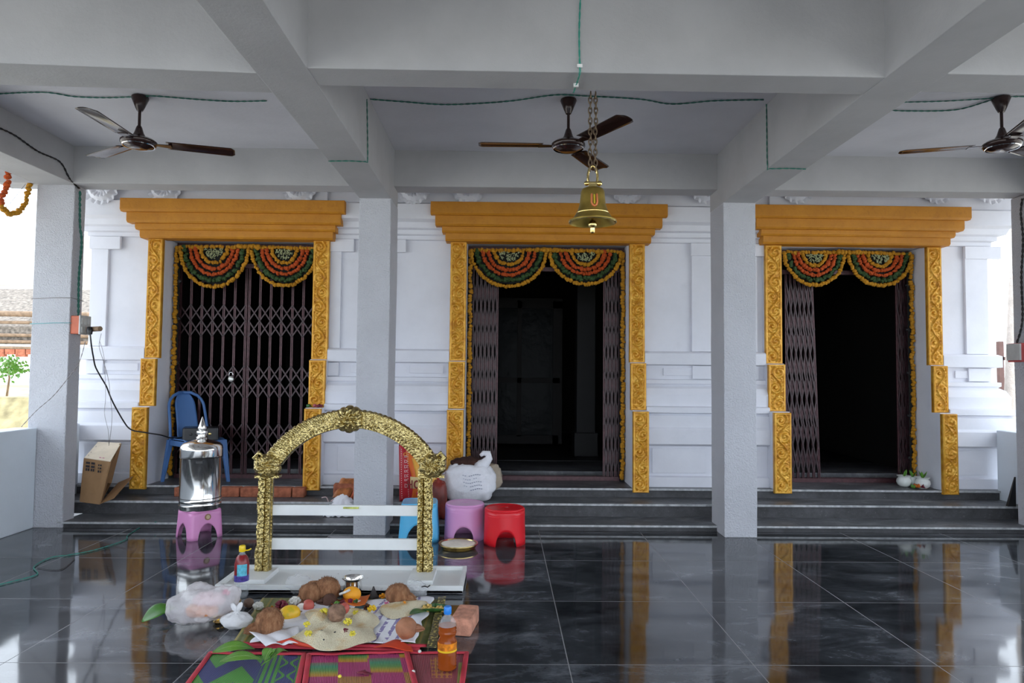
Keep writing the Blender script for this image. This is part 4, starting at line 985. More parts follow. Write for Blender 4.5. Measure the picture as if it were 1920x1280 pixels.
for i in range(9):
    q = U(random.uniform(1722, 1760), 908, Z=.25); q.y = random.uniform(6.32, 6.42); q.x = random.uniform(3.78, 3.99)
    m = MB(); a = random.random()*6; sz = random.uniform(.05, .08)
    m.grid(4, 6, lambda u, v: (q.x+sz*(v-.5)*cos(a)-.4*sz*sin(pi*v)*(u-.5)*sin(a), q.y+sz*(v-.5)*sin(a)+.4*sz*sin(pi*v)*(u-.5)*cos(a), .250+.028*sin(pi*u)+.006*i*.4), uv=False)
    tag(m.build('fallen_petal' if i % 3 else 'fallen_leaf', (LEAF, ORCL, MARO)[i % 3], smooth=180, solid=.001), ('green leaf scattered on the right doorstep beside the white pots', 'orange petal scattered on the right doorstep beside the white pots', 'dark red petal scattered on the right doorstep beside the white pots')[i % 3], 'petal' if i % 3 else 'leaf', ('fallen leaves on the right doorstep', 'orange petals on the right doorstep', 'dark red petals on the right doorstep')[i % 3])
a = U(1899, 893, Y=6.0); b = U(1893, 943, Y=5.98)
tag(MB().hexa([(b.x-.02, 5.97, .165), (b.x+.05, 5.97, .165), (b.x+.05, 6.0, .165), (b.x-.02, 6.0, .165)], [(a.x-.004, 5.97, a.z), (a.x+.004, 5.97, a.z), (a.x+.004, 5.98, a.z), (a.x-.004, 5.98, a.z)]).build('folded_umbrella', BLACK), 'narrow black object leaning behind the pillar at the right edge', 'leaning object')

# ------------------------------------------------------------------ bottles
def bottle(loc, prof, label, sc): pass
q = U(452, 1118, Z=0)
t = thing('water_bottle', 'plastic bottle with yellow cap and red and blue label, left of the offerings', 'bottle', (q.x, q.y, 0))
r = .040; Hb = .255
MB().lathe([(0, .002), (r*.8, 0), (r, .012), (r*.97, .03), (r, .045), (r*.96, .062), (r, .078), (r*.97, .095), (r, .11), (r, .19), (r*.8, .218), (r*.45, .240), (r*.36, .25), (r*.36, .262)], seg=32, cap=False).build('bottle_body', PET, t, smooth=60)
MB().lathe([(r*1.012, .105), (r*1.012, .188), (r*.80, .222), (r*.5, .238)], seg=32, cap=False).build('red_label', plain('dark_red_label', (.22, .012, .015), .3, var=.4, nscale=60), t, smooth=60)
m = MB().grid(12, 10, lambda u, v: (r*1.03*sin(-.3+1.4*u), -r*1.03*cos(-.3+1.4*u), .125+.065*v), uv=False); m.build('blue_picture', plain('sky_blue_label', (.12, .48, .62), .3, var=.35, nscale=50), t, smooth=180)
MB().lathe([(r*1.02, .092), (r*1.02, .128)], seg=32, cap=False).build('violet_band', plain('violet_label', (.08, .06, .30), .3, var=.6, nscale=70), t, smooth=60)
MB().lathe([(r*.42, .255), (r*.45, .258), (r*.45, .285), (r*.38, .29), (0, .29)], seg=24).tube([(r*.4, 0, .262), (.03, 0, .262), (.042, 0, .266), (.05, 0, .272)], .004, 6).build('cap', plain('yellow_cap', (.80, .56, .01), .35), t, smooth=50)
q = U(838, 1256, Z=0)
t = thing('oil_bottle', 'small plastic bottle of amber oil with blue cap at front right', 'bottle', (q.x, q.y, .004))
r = .042
rings = [(r*.78, 0), (r*.95, .008)]
for i in range(5): rings += [(r, .014+i*.014), (r*.93, .021+i*.014)]
waist = [(r*.98, .088), (r*.98, .125), (r*.80, .142), (r*.95, .158), (r*.95, .165), (r*.88, .170), (r*.95, .176), (r*.88, .183), (r*.95, .190), (r*.86, .203), (r*.60, .222), (r*.32, .232), (r*.30, .245)]
MB().lathe([w for w in waist if w[1] > .186], seg=36, cap=False).build('bottle_body', PET, t, smooth=60)
MB().lathe([(0, .005)]+[(a, max(b, .005)) for a, b in rings]+[(a, b) for a, b in waist if b <= .19]+[(0, .1905)], seg=36, cap=False).build('oil', OIL, t, smooth=60)
MB().lathe([(r*1.0, .088), (r*1.005, .122)], seg=36, cap=False).build('label', plain('orange_yellow_label', (.72, .20, .01), .35, var=.6, nscale=45), t, smooth=60)
MB().lathe([(r*1.01, .084), (r*1.01, .092)], seg=36, cap=False).build('label_stripe', plain('yellow_label_stripe', (.85, .55, .02), .35), t, smooth=60)
MB().lathe([(r*.38, .238), (r*.40, .24), (r*.40, .266), (r*.34, .27), (0, .27)], seg=24).build('cap', plain('blue_cap', (.02, .22, .70), .35), t, smooth=50)

# ------------------------------------------------------------------ mats
def corners(c, z): return [U(x, y, Z=z) for x, y in c]
def bil(c, u, v): return (c[0]*(1-u)+c[1]*u)*(1-v)+(c[3]*(1-u)+c[2]*u)*v
def mat_thing(label, c4, mat, z=.004, extra=None, sides=(0, 1, 2, 3), bw=.022, amp=.004, ext=1):
    cs = corners(c4, z); cs[0] = cs[3]+(cs[0]-cs[3])*ext; cs[1] = cs[2]+(cs[1]-cs[2])*ext
    t = thing('floor_mat', label, 'mat', (cs[0]+cs[2])/2, group=None)
    MB().grid(30, 60, lambda u, v: bil(cs, u, v)+Vector((0, 0, amp*nz((u*3, v*3, z), 1)+amp)), uv=True).build('woven_field', mat, t, world=True, smooth=180, solid=.003)
    for s in sides:
        (u0, v0), (u1, v1) = [((0, 0), (1, 0)), ((1, 0), (1, 1)), ((1, 1), (0, 1)), ((0, 1), (0, 0))][s]
        pts = [bil(cs, u0+(u1-u0)*i/20, v0+(v1-v0)*i/20) for i in range(21)]
        d = (pts[-1]-pts[0]).normalized(); nrm = Vector((-d.y, d.x, 0)); m = MB()
        m.grid(20, 4, lambda u, v: pts[int(round(u*20))]+nrm*(bw*(v-.25))+Vector((0, 0, .004+amp+amp*nz((u*3, s, z), 2)+.004*sin(pi*v))), uv=False)
        m.build('binding', REDB, t, world=True, smooth=180, solid=.003)
    return t
# patterns
def matA():
    m = Mat('green_navy_woven'); x, y, z = m.co('UV'); y = (y*-1.0+1.0)*5.0
    zig = ((y*1.05+((x*2.1+.15).fr()-.5).ab()*1.15).fr()).lt(.5)
    zone = x.lt(.58); stripe = x.gt(.60)*x.lt(.77)*((x*17.6).fr()).lt(.62)
    wave = ((((x-.855).ab()*13.0)-((y*16.0).sin()*.45+.75)).ab()).lt(.20)*x.gt(.775)*x.lt(.94)
    f = (zig*zone).mx(stripe).mx(wave).mx(x.gt(.945)*x.lt(.985))
    m.col(m.mix(f, (.025, .035, .17), (.07, .30, .035))); m.set(Roughness=.5); m.bump(((x*500).sin()), .0008); return m.m
def matB():
    m = Mat('magenta_gold_woven'); x, y, z = m.co('UV'); y = (y*-1.0+1.0)*5.0
    yy = y*2.3+.35+(x*1.7).fl()*.25; par = (((x*3.3).fl()+yy.fl())*.5).fr().gt(.25); par2 = ((yy.fl())*.25).fr().gt(.4)
    grad = m.ramp(yy.fr(), [(.0, (.20, .13, .10)), (.3, (.03, .24, .14)), (.6, (.10, .26, .06)), (.85, (.45, .28, .02)), (1, (.48, .18, .03))])
    oth = m.mix(par2, (.36, .03, .14), (.36, .03, .14))
    m.col(m.mix(par, oth, m.mix(par2, grad, m.ramp(m.noise(60, 3, .5, (1, 8, 1), 'UV'), [(.3, (.40, .20, .03)), (.7, (.30, .12, .06))])))); m.set(Roughness=.5)
    m.bump((x*420).sin(), .0008); return m.m
def matC():
    m = Mat('maroon_gold_woven'); x, y, z = m.co('UV'); y = (y*-1.0+1.0)*5.0
    d = (((x-.55).ab()*1.5).mx((y-.45).ab()*1.0)).lt(.30)*((x*60).sin()+(y*60).sin()).gt(-.3)
    d2 = x.gt(.86)*y.gt(.3); m.col(m.mix(d2, m.mix(d, (.24, .05, .07), (.42, .18, .05)), (.24, .26, .07))); m.set(Roughness=.5); m.bump((x*200).sin(), .0008); return m.m
mA = mat_thing('navy and green zigzag woven mat with red binding, front left', [(346, 1290), (560, 1290), (573, 1228), (393, 1226)], matA(), .004, sides=(1, 2, 3), ext=5)
mB = mat_thing('magenta, teal and gold checked woven mat with red binding, front centre', [(568, 1290), (782, 1290), (764, 1224), (577, 1229)], matB(), .006, sides=(1, 2, 3), ext=5)
mC = mat_thing('maroon and gold woven mat under the oil bottle, front right', [(781, 1290), (868, 1290), (877, 1225), (767, 1225)], matC(), .0015, sides=(1, 2), amp=.002, ext=5)
m = Mat('olive_green_woven'); x, y, z = m.co('UV'); m.col(m.mix((x*20).fr().lt(.25), m.ramp(m.noise(20, 5), [(.3, (.10, .13, .03)), (.7, (.20, .20, .07))]), (.30, .24, .06))); m.set(Roughness=.55); m.bump((x*150).sin(), .0015)
mD = mat_thing('olive green folded mat with red edge under the rice and cloth', [(432, 1212), (800, 1214), (828, 1124), (492, 1122)], m.m, .008, sides=(0,), bw=.03, amp=.003)
cs = corners([(432, 1214), (786, 1222)], .004); 
MB().hexa([cs[0]+Vector((0, 0, 0)), cs[1], cs[1]+Vector((0, .05, 0)), cs[0]+Vector((0, .05, 0))], [cs[0]+Vector((0, .004, .010)), cs[1]+Vector((0, .004, .010)), cs[1]+Vector((0, .05, .010)), cs[0]+Vector((0, .05, .010))]).build('folded_edge', REDB, mD, world=True, bevel=.003)
# gold-trimmed sari border running down the right of the olive mat
cs2 = corners([(800, 1216), (818, 1216), (836, 1122), (822, 1122)], .014)
m = Mat('brown_gold_border'); x, y, z = m.co('UV'); m.col(m.mix((m.noise(60, 4)*1.0).gt(.55), (.07, .06, .03), (.50, .42, .12))); m.set(Roughness=.4)
tag(MB().grid(6, 24, lambda u, v: bil(cs2, u, v)+Vector((0, 0, .006*sin(v*14)+.006)), uv=True).build('cloth_border', m.m, smooth=180, solid=.002), 'dark cloth strip with gold specks at the right edge of the olive mat', 'cloth')

# white cloth under the rice
cs3 = corners([(470, 1205), (778, 1210), (812, 1123), (560, 1130)], .02)
m = Mat('printed_white_cloth'); x, y, z = m.co('UV')
lines = ((x-y*.02)*95).sin().gt(.35)*x.gt(.62)*x.lt(.90)*m.noise(30, 3, .5, (1, 1, 1)).gt(.47)
m.col(m.mix(lines, (.84, .85, .91), (.30, .26, .48))); m.set(Roughness=.85); m.bump(m.noise(22, 4), .004)
def clf(u, v):
    p = bil(cs3, u, v); e = min(u, 1-u, v, 1-v)
    p = p+Vector((.03*nz((v*3, 0, 1), 2)*(1-min(1, e*6)), .03*nz((u*4, 5, 1), 1.4)*(1-min(1, e*6)), .006+.010*abs(nz((u*4, v*4, 2), 1.5)))); return p
cl = tag(MB().grid(50, 36, clf, uv=True).build('offering_cloth', m.m, smooth=180, solid=.0015), 'white cloth with violet print spread over the olive mat', 'cloth')
cs4 = corners([(498, 1214), (563, 1211), (560, 1180), (461, 1186)], .022)
tag(MB().grid(20, 12, lambda u, v: bil(cs4, u, v)+Vector((0, 0, .006+.012*abs(sin(u*6+v*2)))), uv=True).build('cloth_corner', CLOTHW, smooth=180, solid=.0015), 'folded white cloth corner in front of the large coconut at left', 'cloth')
cs5 = corners([(700, 1214), (775, 1218), (770, 1205), (735, 1200)], .026)
tag(MB().grid(14, 6, lambda u, v: bil(cs5, u, v)+Vector((0, 0, .008*sin(u*5))), uv=True).build('red_cloth', plain('red_orange_cloth', (.60, .05, .01), .7), smooth=180, solid=.0015), 'red orange cloth edge under the front right of the white cloth', 'cloth')
tag(MB().tube(polyline([U(505, 1210, Z=.03), U(535, 1203, Z=.03), U(570, 1212, Z=.03), U(600, 1218, Z=.024), U(640, 1219, Z=.024), U(700, 1216, Z=.024)], .02), [.006]*400, 6).build('red_thread', plain('red_cord', (.55, .04, .02), .7), smooth=180) if False else
    MB().tube([U(505, 1208, Z=.03), U(530, 1203, Z=.034), U(545, 1200, Z=.036), U(562, 1207, Z=.03), U(600, 1215, Z=.025), U(640, 1218, Z=.024)], [.004, .008, .013, .010, .005, .004], 8).build('knotted_cord', plain('red_cord', (.55, .05, .02), .7), smooth=180), 'red cord knotted in front of the white cloth', 'cord')
# rice
def heap(outline, ctrs, zb):
    cx = sum(p[0] for p in outline)/len(outline); cy = sum(p[1] for p in outline)/len(outline); n = len(outline)
    O = [U(x, y, Z=zb) for x, y in outline]; C = U(cx, cy, Z=zb); PK = [(U(x, y, Z=zb), h, w) for x, y, h, w in ctrs]
    loop = polyline([Vector(p) for p in O]+[O[0]], .012)
    def f(u, v):
        L = loop[int(u*(len(loop)-1))]; p = C.lerp(L, v); e = min(1, (1-v)*7)
        h = .003+.004*e
        for q, hh, w in PK: h += hh*exp(-((p-q).length/w)**2)*e
        h += .003*nz(p, 18)*e+.0012*nz(p, 130)
        return (p.x, p.y, zb+max(h if v < 1 else 0, 0))
    return MB().grid(110, 46, f, uv=False)
rz = .036
tag(heap([(543, 1196), (575, 1206), (600, 1219), (640, 1218), (672, 1208), (705, 1198), (700, 1180), (712, 1165), (700, 1150), (668, 1140), (630, 1142), (600, 1140), (572, 1148), (578, 1165), (570, 1180)],
    [(598, 1166, .045, .05), (655, 1192, .034, .06), (598, 1198, .032, .05), (678, 1160, .036, .04), (630, 1178, .02, .06)], rz).build('rice_heap', RICE, smooth=180), 'large mound of turmeric tinted rice on the white cloth', 'rice', kind='stuff')
tag(heap([(715, 1150), (735, 1160), (775, 1152), (795, 1140), (800, 1128), (760, 1127), (722, 1133), (712, 1140)], [(745, 1146, .007, .05), (785, 1132, .006, .05)], rz-.004).build('rice_patch', RICE, smooth=180), 'thin patch of scattered rice at the back right of the cloth', 'rice', kind='stuff')
RANDZ = rz+.034
def fluffy(px, py, r, z, mat, nm, lab, cat='flower', n=26, group=None):
    p = U(px, py, Z=z+r*.6); m = MB(); random.seed(int(px*7+py))
    for i in range(n):
        d = Vector((random.gauss(0, 1), random.gauss(0, 1), random.gauss(0, 1)+.3)).normalized(); q = p+Vector((d.x*r*.75, d.y*r*.75, d.z*r*.6)); m.tube([p+Vector((d.x, d.y, d.z))*r*.2, q, p+Vector((d.x*r, d.y*r, d.z*r*.8))], [r*.10, r*.24, r*.06], 6)
    return tag(m.build(nm, mat, smooth=180), lab, cat, group)
for px, py, r, z, lab in ((607, 1148, .028, RANDZ-.01, 'lemon yellow flower left of the brown coconut on the rice'), (575, 1170, .018, RANDZ-.01, 'lemon yellow flower at the left flank of the rice mound'), (578, 1187, .019, RANDZ-.01, 'lemon yellow flower at the front left of the rice mound'),
                       (652, 1165, .023, RANDZ-.01, 'lemon yellow flower in the middle of the rice mound'), (667, 1148, .017, RANDZ-.015, 'lemon yellow flower behind the middle of the rice mound'), (661, 1187, .017, RANDZ-.005, 'lemon yellow flower beside the dark red petal on the rice')):
    fluffy(px, py, r, z, YELF, 'yellow_flower', lab, group='yellow flowers on the rice')
fluffy(648, 1181, .014, RANDZ, MARO, 'red_flower', 'dark red petal cluster on the rice mound', n=14)
fluffy(697, 1141, .026, .035, plain('golden_blossom', (.75, .48, .02), .8, bump=.004), 'yellow_flower', 'golden flower bunch right of the orange cloth', n=30)
fluffy(717, 1117, .020, .012, plain('orange_blossom', (.85, .34, .01), .8, bump=.004), 'orange_flower', 'round orange marigold behind the cloth', n=40)
fluffy(758, 1130, .012, .035, plain('orange_blossom_small', (.75, .28, .01), .8), 'orange_flower', 'tiny orange flower on the back right of the cloth', n=14)
fluffy(725, 1129, .014, .035, plain('pink_petal', (.50, .12, .25), .7), 'pink_flower', 'flat pink petal at the back of the cloth', n=10)
fluffy(484, 1136, .030, .008, WHITEF, 'white_flower', 'round white flower ball left of the red flower cluster', n=60)
fluffy(553, 1127, .034, .02, WHITEF, 'white_flower', 'white flower bunch in front of the left coconuts', n=60)
fluffy(527, 1135, .036, .02, MARO, 'red_flower', 'dark red flower cluster behind the yellow mango', n=50)
fluffy(520, 1148, .030, .02, plain('rust_flower', (.28, .05, .02), .8, var=.5, nscale=60), 'red_flower', 'rust red flower cluster left of the yellow mango', n=40)
fluffy(500, 1146, .028, .015, plain('dark_rust_flower', (.12, .02, .015), .8, var=.5, nscale=60), 'red_flower', 'blackish red petals just left of the large front coconut', n=34)
fluffy(511, 1139, .016, .025, plain('orange_bit', (.7, .30, .02), .8), 'orange_flower', 'small orange flower among the dark red petals', n=14)
fluffy(560, 1133, .018, .01, plain('amber_flower', (.75, .38, .02), .8), 'orange_flower', 'amber flower behind the red fruit and coconut half', n=18)
for i, (px, py) in enumerate(((603, 1180), (628, 1183), (607, 1197), (659, 1176))):
    p = U(px, py, Z=RANDZ); tag(MB().ball((p.x, p.y, p.z-.004), (.007, .004, .003), 8, 6, rot=Matrix.Rotation(i, 3, 'Z')).build('seed', BLACK, smooth=180), 'dark seed lying on the rice mound', 'seed', 'dark seeds on the rice')
# coconuts
def coconut(px, py, z0, r, lab, tuft=None, mat=COCO, seed=0, rr=(1, 1, 1)):
    p = U(px, py, Z=z0+r*rr[2]); t = thing('coconut', lab, 'coconut', (p.x, p.y, z0), group='coconuts among the offerings')
    MB().ball((0, 0, r*rr[2]), (r*rr[0], r*rr[1], r*rr[2]), 32, 22, fn=lambda d: 1+.07*nz(d, 2.5, seed)+.035*nz(d, 9, seed)).build('shell', mat, t, smooth=180)
    if mat is not COCOS:
        m = MB(); random.seed(seed+50)
        for i in range(420):
            d = Vector((random.gauss(0, 1), random.gauss(0, 1), random.gauss(0, 1))).normalized()
            if d.z < -.75: continue
            q = Vector((d.x*r*rr[0], d.y*r*rr[1], d.z*r*rr[2]))*1.0+Vector((0, 0, r*rr[2])); tn = d.cross(Vector((1, .3, .2))).normalized()*random.choice((-1, 1)); L = r*random.uniform(.18, .42); sd = d.cross(tn)*r*.022
            e_ = q+tn*L+d*r*random.uniform(.0, .13); m.add([q-sd, q+sd, e_], [(0, 1, 2)])
        m.build('husk_fibres', COCO if mat is COCO else mat, t)
    if tuft:
        d = Vector(tuft).normalized(); m = MB(); random.seed(seed)
        for i in range(26):
            j = Vector((random.uniform(-1, 1), random.uniform(-1, 1), random.uniform(-.6, .9)))*.45
            a = Vector((0, 0, r*rr[2]))+(d+j*.9).normalized()*r*.85; b = Vector((0, 0, r*rr[2]))+(d+j*.22)*r*1.65; b.z = max(b.z, .004)
            m.tube([a, (a+b)/2+j*r*.12, b], [r*.17, r*.12, r*.03], 6)
        m.build('husk_tuft', mat, t, smooth=180)
    return t
coconut(585, 1113, 0, .064, 'hairy coconut at the back left, beside a rounder one', (-.6, -.3, -.3), seed=1, rr=(1.15, 1, .95))
coconut(613, 1106, .0, .072, 'round hairy coconut between steel pot and left coconut', (-.5, .2, .1), seed=2)
coconut(618, 1127, .0, .040, 'small dark coconut piece in front of the steel pot', (-.9, -.3, 0), plain('dark_husk', (.10, .045, .03), .9, bump=.008), 3)
coconut(746, 1114, 0, .062, 'hairy coconut at the back right under the clear wrapper', (1, -.2, -.2), seed=4, rr=(1.1, 1, .95))
coconut(505, 1166, .0, .068, 'large tufted coconut at the left front of the offerings', (-1, -.35, -.35), seed=5)
coconut(762, 1177, .034, .050, 'smooth reddish brown coconut alone on the printed cloth', (1, .1, -.1), COCOS, 6)
coconut(631, 1149, .05, .044, 'scruffy greyish coconut on top of the rice mound', None, plain('greyish_husk', (.25, .15, .10), .95, var=.5, nscale=30, bump=.008), 7)
def fruit(px, py, z0, r, lab, mat, nm, cat, rot=0, stalk=True):
    p = U(px, py, Z=z0+r[2]); t = thing(nm, lab, cat, (p.x, p.y, z0), rot)
    MB().ball((0, 0, r[2]), r, 28, 18, fn=lambda d: 1+.04*nz(d, 1.5)).build('flesh', mat, t, smooth=180)
    if stalk: MB().tube([(r[0]*.9, 0, r[2]), (r[0]*1.12, 0, r[2]*1.1)], .004, 6).build('stalk', TIMB, t, smooth=180)
    return t
fruit(543, 1150, 0, (.056, .044, .043), 'ripe yellow mango in front of the red fruit', MANGO, 'mango', 'mango', R(25))
fruit(578, 1135, .01, (.032, .030, .033), 'red fruit beside the white coconut half', ONION, 'red_fruit', 'fruit', 0)
fruit(646, 1140, .055, (.026, .026, .028), 'red fruit tucked behind the greyish coconut', ONION, 'red_fruit', 'fruit', 0)
fruit(466.5, 1130, 0, (.028, .026, .026), 'small dark brown nut left of the white flower ball', plain('dark_nut', (.16, .10, .07), .8, var=.5, bump=.005), 'areca_nut', 'nut', 0, False)
p = U(566, 1141, Z=.03)
t = thing('coconut_piece', 'half coconut piece with white flesh leaning on the red fruit', 'coconut', (p.x, p.y, .006))
rt = Matrix.Rotation(R(-40), 3, 'Y') @ Matrix.Rotation(R(20), 3, 'X')
MB().ball((0, .006, .032), (.030, .012, .030), 20, 12, rot=rt).build('shell', plain('brown_shell', (.12, .05, .03), .8), t, smooth=180)
MB().ball((0, -.004, .032), (.026, .009, .026), 20, 12, rot=rt).build('white_flesh', plain('white_coconut_flesh', (.78, .76, .72), .6), t, smooth=180)
# steel pot with orange ball
p = U(658, 1121, Z=0)
t = thing('steel_vessel', 'small steel vessel with a wide rim behind the orange fruit', 'vessel', (p.x, p.y+.04, 0))
MB().lathe([(0, 0), (.04, 0), (.052, .02), (.055, .05), (.050, .075), (.049, .090), (.062, .102), (.064, .106), (.060, .107), (.046, .092), (.046, .03), (0, .02)], seg=40, cap=False).build('vessel', STEEL, t, smooth=50)
fruit(660, 1113, .022, (.052, .040, .040), 'orange turmeric coated fruit with white stripe before the steel vessel', plain('turmeric_orange', (.85, .36, .015), .6), 'turmeric_fruit', 'fruit', R(-10), False)
p = U(650, 1107, Z=.085)
tag(MB().tube([p+Vector((-.035, -.015, -.015)), p+Vector((.0, -.02, .0)), p+Vector((.022, -.02, .012))], .007, 8).build('camphor_stick', WHITEF, smooth=180), 'white stick lying across the orange fruit', 'stick')
c6 = corners([(636, 1134), (684, 1136), (694, 1117), (652, 1117)], .03)
tag(MB().grid(14, 8, lambda u, v: bil(c6, u, v)+Vector((0, 0, .004+.006*sin(u*7))), uv=False).build('orange_cloth', ORCL, smooth=180, solid=.003), 'folded orange cloth under the turmeric fruit', 'cloth')
c7 = corners([(612, 1140), (684, 1143), (690, 1133), (618, 1130)], .022)
tag(MB().grid(14, 8, lambda u, v: bil(c7, u, v)+Vector((0, 0, .003+.004*sin(u*9))), uv=False).build('teal_cloth', TEALCL, smooth=180, solid=.003), 'dark teal cloth edge showing under the orange cloth', 'cloth')
c8 = corners([(612, 1134), (634, 1136), (650, 1120), (630, 1121)], .03)
tag(MB().grid(8, 8, lambda u, v: bil(c8, u, v)+Vector((0, 0, .012*sin(u*5+v*3))), uv=False).build('rust_cloth', plain('rust_cloth', (.42, .07, .01), .8), smooth=180, solid=.003), 'rust red crumpled cloth left of the orange cloth', 'cloth')
for i, (px, py, mt, lb) in enumerate(((643, 1129, MARO, 'maroon rose on the left of the orange cloth'), (657, 1126, plain('wine_rose', (.22, .01, .06), .7), 'wine red rose in the middle of the orange cloth'), (632, 1131, LEAF, 'green bud at the left edge of the orange cloth'), (668, 1127, LEAFD, 'dark green leaf bunch on the orange cloth'))):
    fluffy(px, py, .017, .036, mt, 'rose' if i < 2 else 'green_bud', lb, 'flower' if i < 2 else 'leaves', 20)
p = U(690, 1132, Z=.04)
fluffy(688, 1138, .022, .03, plain('dark_brown_bits', (.10, .03, .01), .8), 'dried_flower', 'dark brown dried flower right of the orange cloth', n=24)
p = U(700, 1124, Z=0)
tag(MB().lathe([(.028, 0), (.024, .02), (.012, .05), (.003, .075), (0, .076)], (p.x, p.y, 0), 20, fn=lambda a, z: 1+.15*sin(a*4+z*90)).build('incense_cone', plain('dark_ash', (.06, .055, .055), .9, bump=.004), smooth=180), 'dark conical lump behind the cloth, left of the orange marigold', 'incense')
tag(MB().ball((p.x-.05, p.y-.01, .012), (.03, .02, .013), 14, 8, fn=lambda d: 1+.2*nz(d, 3)).build('ash_lump', plain('dark_ash_lump', (.05, .045, .045), .9), smooth=180), 'dark flat lump beside the dark conical lump', 'ash')
# film bags behind the coconuts
def film(px, py, w, d, h, lab, seed, nm='clear_bag'):
    p = U(px, py, Z=0)
    m = MB().ball((p.x, p.y, h*.5), (w, d, h*.5), 30, 20, fn=lambda q: 1+.28*nz(q, 2.5, seed)+.12*nz(q, 7, seed)); 
    return tag(m.build(nm, FILM2, smooth=180), lab, 'bag')
film(560, 1112, .075, .05, .11, 'clear crumpled bag behind the left coconuts', 2)
film(778, 1122, .07, .06, .10, 'clear crumpled wrapper beside the back right coconut', 4)
m = MB(); p = U(790, 1100, Z=.075)
tag(m.tube([p, p+Vector((.02, -.004, .006)), p+Vector((.035, -.004, .0)), p+Vector((.05, 0, .01))], .004, 6).build('black_tie', BLACK, smooth=180), 'black tie on the clear wrapper at the back right', 'tie')

# plastic carry bag with food
p = U(366, 1180, Z=0); p.y += .10
m = MB()
for (dx, dy, z_, rx, ry, rz_, sd) in ((-.085, 0, .078, .105, .11, .080, 1), (-.02, 0, .090, .115, .11, .090, 2), (.055, -.01, .098, .085, .085, .078, 3), (.105, -.01, .118, .062, .065, .072, 4), (.150, -.01, .130, .034, .058, .066, 6), (-.045, .02, .162, .055, .05, .034, 5)):
    m.ball((p.x+dx, p.y+dy, z_), (rx, ry, rz_), 30, 20, fn=lambda d, sd=sd: 1+.10*nz(d, 1.8, sd)+.06*nz(d, 6, sd))
o_ = m.build('carry_bag', FILM, smooth=180)
md = o_.modifiers.new('join', 'REMESH'); md.mode = 'VOXEL'; md.voxel_size = .007; md.use_smooth_shade = True
md = o_.modifiers.new('smooth', 'SMOOTH'); md.iterations = 4
tx = bpy.data.textures.new('film_creases', 'CLOUDS'); tx.noise_scale = .045
md = o_.modifiers.new('crease', 'DISPLACE'); md.texture = tx; md.strength = .022; md.mid_level = .5
t = tag(o_, 'milky plastic carry bag of packets lying on the floor at left', 'bag')
tag(MB().ball((p.x+.01, p.y-.045, .078), (.075, .045, .03), 20, 14, e=.6, fn=lambda d: 1+.12*nz(d, 3)).build('bread_packet', plain('orange_tan_packet', (.62, .27, .13), .5, var=.25, nscale=20), smooth=180), 'orange tan packet inside the milky carry bag', 'packet')
tag(MB().ball((p.x-.04, p.y-.04, .07), (.035, .03, .03), 16, 12, fn=lambda d: 1+.2*nz(d, 3)).build('red_packet', plain('dull_red_packet', (.55, .16, .12), .5), smooth=180), 'dull red packet inside the milky carry bag', 'packet')
tag(MB().ball((p.x+.03, p.y-.02, .12), (.08, .06, .04), 20, 12, fn=lambda d: 1+.2*nz(d, 3)).build('pink_paper', plain('pale_pink_paper', (.74, .55, .58), .7), smooth=180), 'pale pink paper inside the neck of the carry bag', 'paper')
fluffy(424, 1110, .022, .135, plain('magenta_petal', (.60, .03, .16), .6), 'pink_flower', 'magenta flower in the mouth of the carry bag', n=22)
# green leaf under the bag
q0, q1 = U(266, 1166, Z=.004), U(318, 1136, Z=.02)
def leafmesh(m, a, b, w, arch=.02, n=16, side=None, curl=0, tilt=0):
    d = (b-a); L = d.length; d.normalize(); s_ = Vector((-d.y, d.x, 0)) if side is None else side
    def f(u, v):
        t_ = v; ww = w*sin(pi*min(1, max(.02, t_))**.8); c = (u-.5)*2
        return a+(b-a)*t_+s_*ww*c+Vector((0, 0, .003+arch*sin(pi*t_)+abs(c)*ww*(.06+curl)+c*ww*tilt))
    m.grid(8, n, f, uv=True)
lm = Mat('veined_leaf'); x, y, z = lm.co('UV'); lm.col(lm.mix(((x-.5).ab()).lt(.03), lm.ramp(lm.noise(14, 4), [(.3, (.06, .22, .015)), (.7, (.16, .36, .035))]), (.25, .42, .12))); lm.set(Roughness=.4); lm.bump((((x-.5).ab()*1.2+y)*70).sin(), .0008); LEAFV = lm.m
m = MB(); leafmesh(m, q0, U(335, 1142, Z=.03), .06, .03, tilt=.2); tag(m.build('banana_leaf', plain('deep_green_leaf', (.05, .20, .015), .4, var=.3), smooth=180, solid=.001), 'bright green leaf tucked under the milky carry bag', 'leaf')
for i, (a_, b_, w_, lb) in enumerate((((398, 1232), (478, 1226), .036, 'long green leaf on the navy and green mat, back one'), ((412, 1250), (490, 1246), .032, 'long green leaf on the navy and green mat, front one'))):
    m = MB(); leafmesh(m, U(*a_, Z=.016), U(*b_, Z=.018), w_, .02, tilt=.25); m.v = [v+Vector((0, 0, .02)) for v in m.v]; tag(m.build('mango_leaf', LEAFV, smooth=180, solid=.001), lb, 'leaf')
t = thing('betel_sprig', 'betel leaf sprig on the red binding of the front left mat', 'leaves', U(500, 1238, Z=.016))
for a_, b_, w_ in (((496, 1240), (514, 1218), .030), ((506, 1238), (540, 1222), .026), ((500, 1236), (516, 1226), .030)):
    m = MB(); leafmesh(m, U(*a_, Z=.022), U(*b_, Z=.04), w_, .02, 12, curl=.15); m.build('leaf', LEAFV, t, world=True, smooth=180, solid=.001)
MB().tube([U(490, 1247, Z=.02), U(498, 1240, Z=.022), U(506, 1236, Z=.022)], .003, 6).build('stem', LEAF, t, world=True)
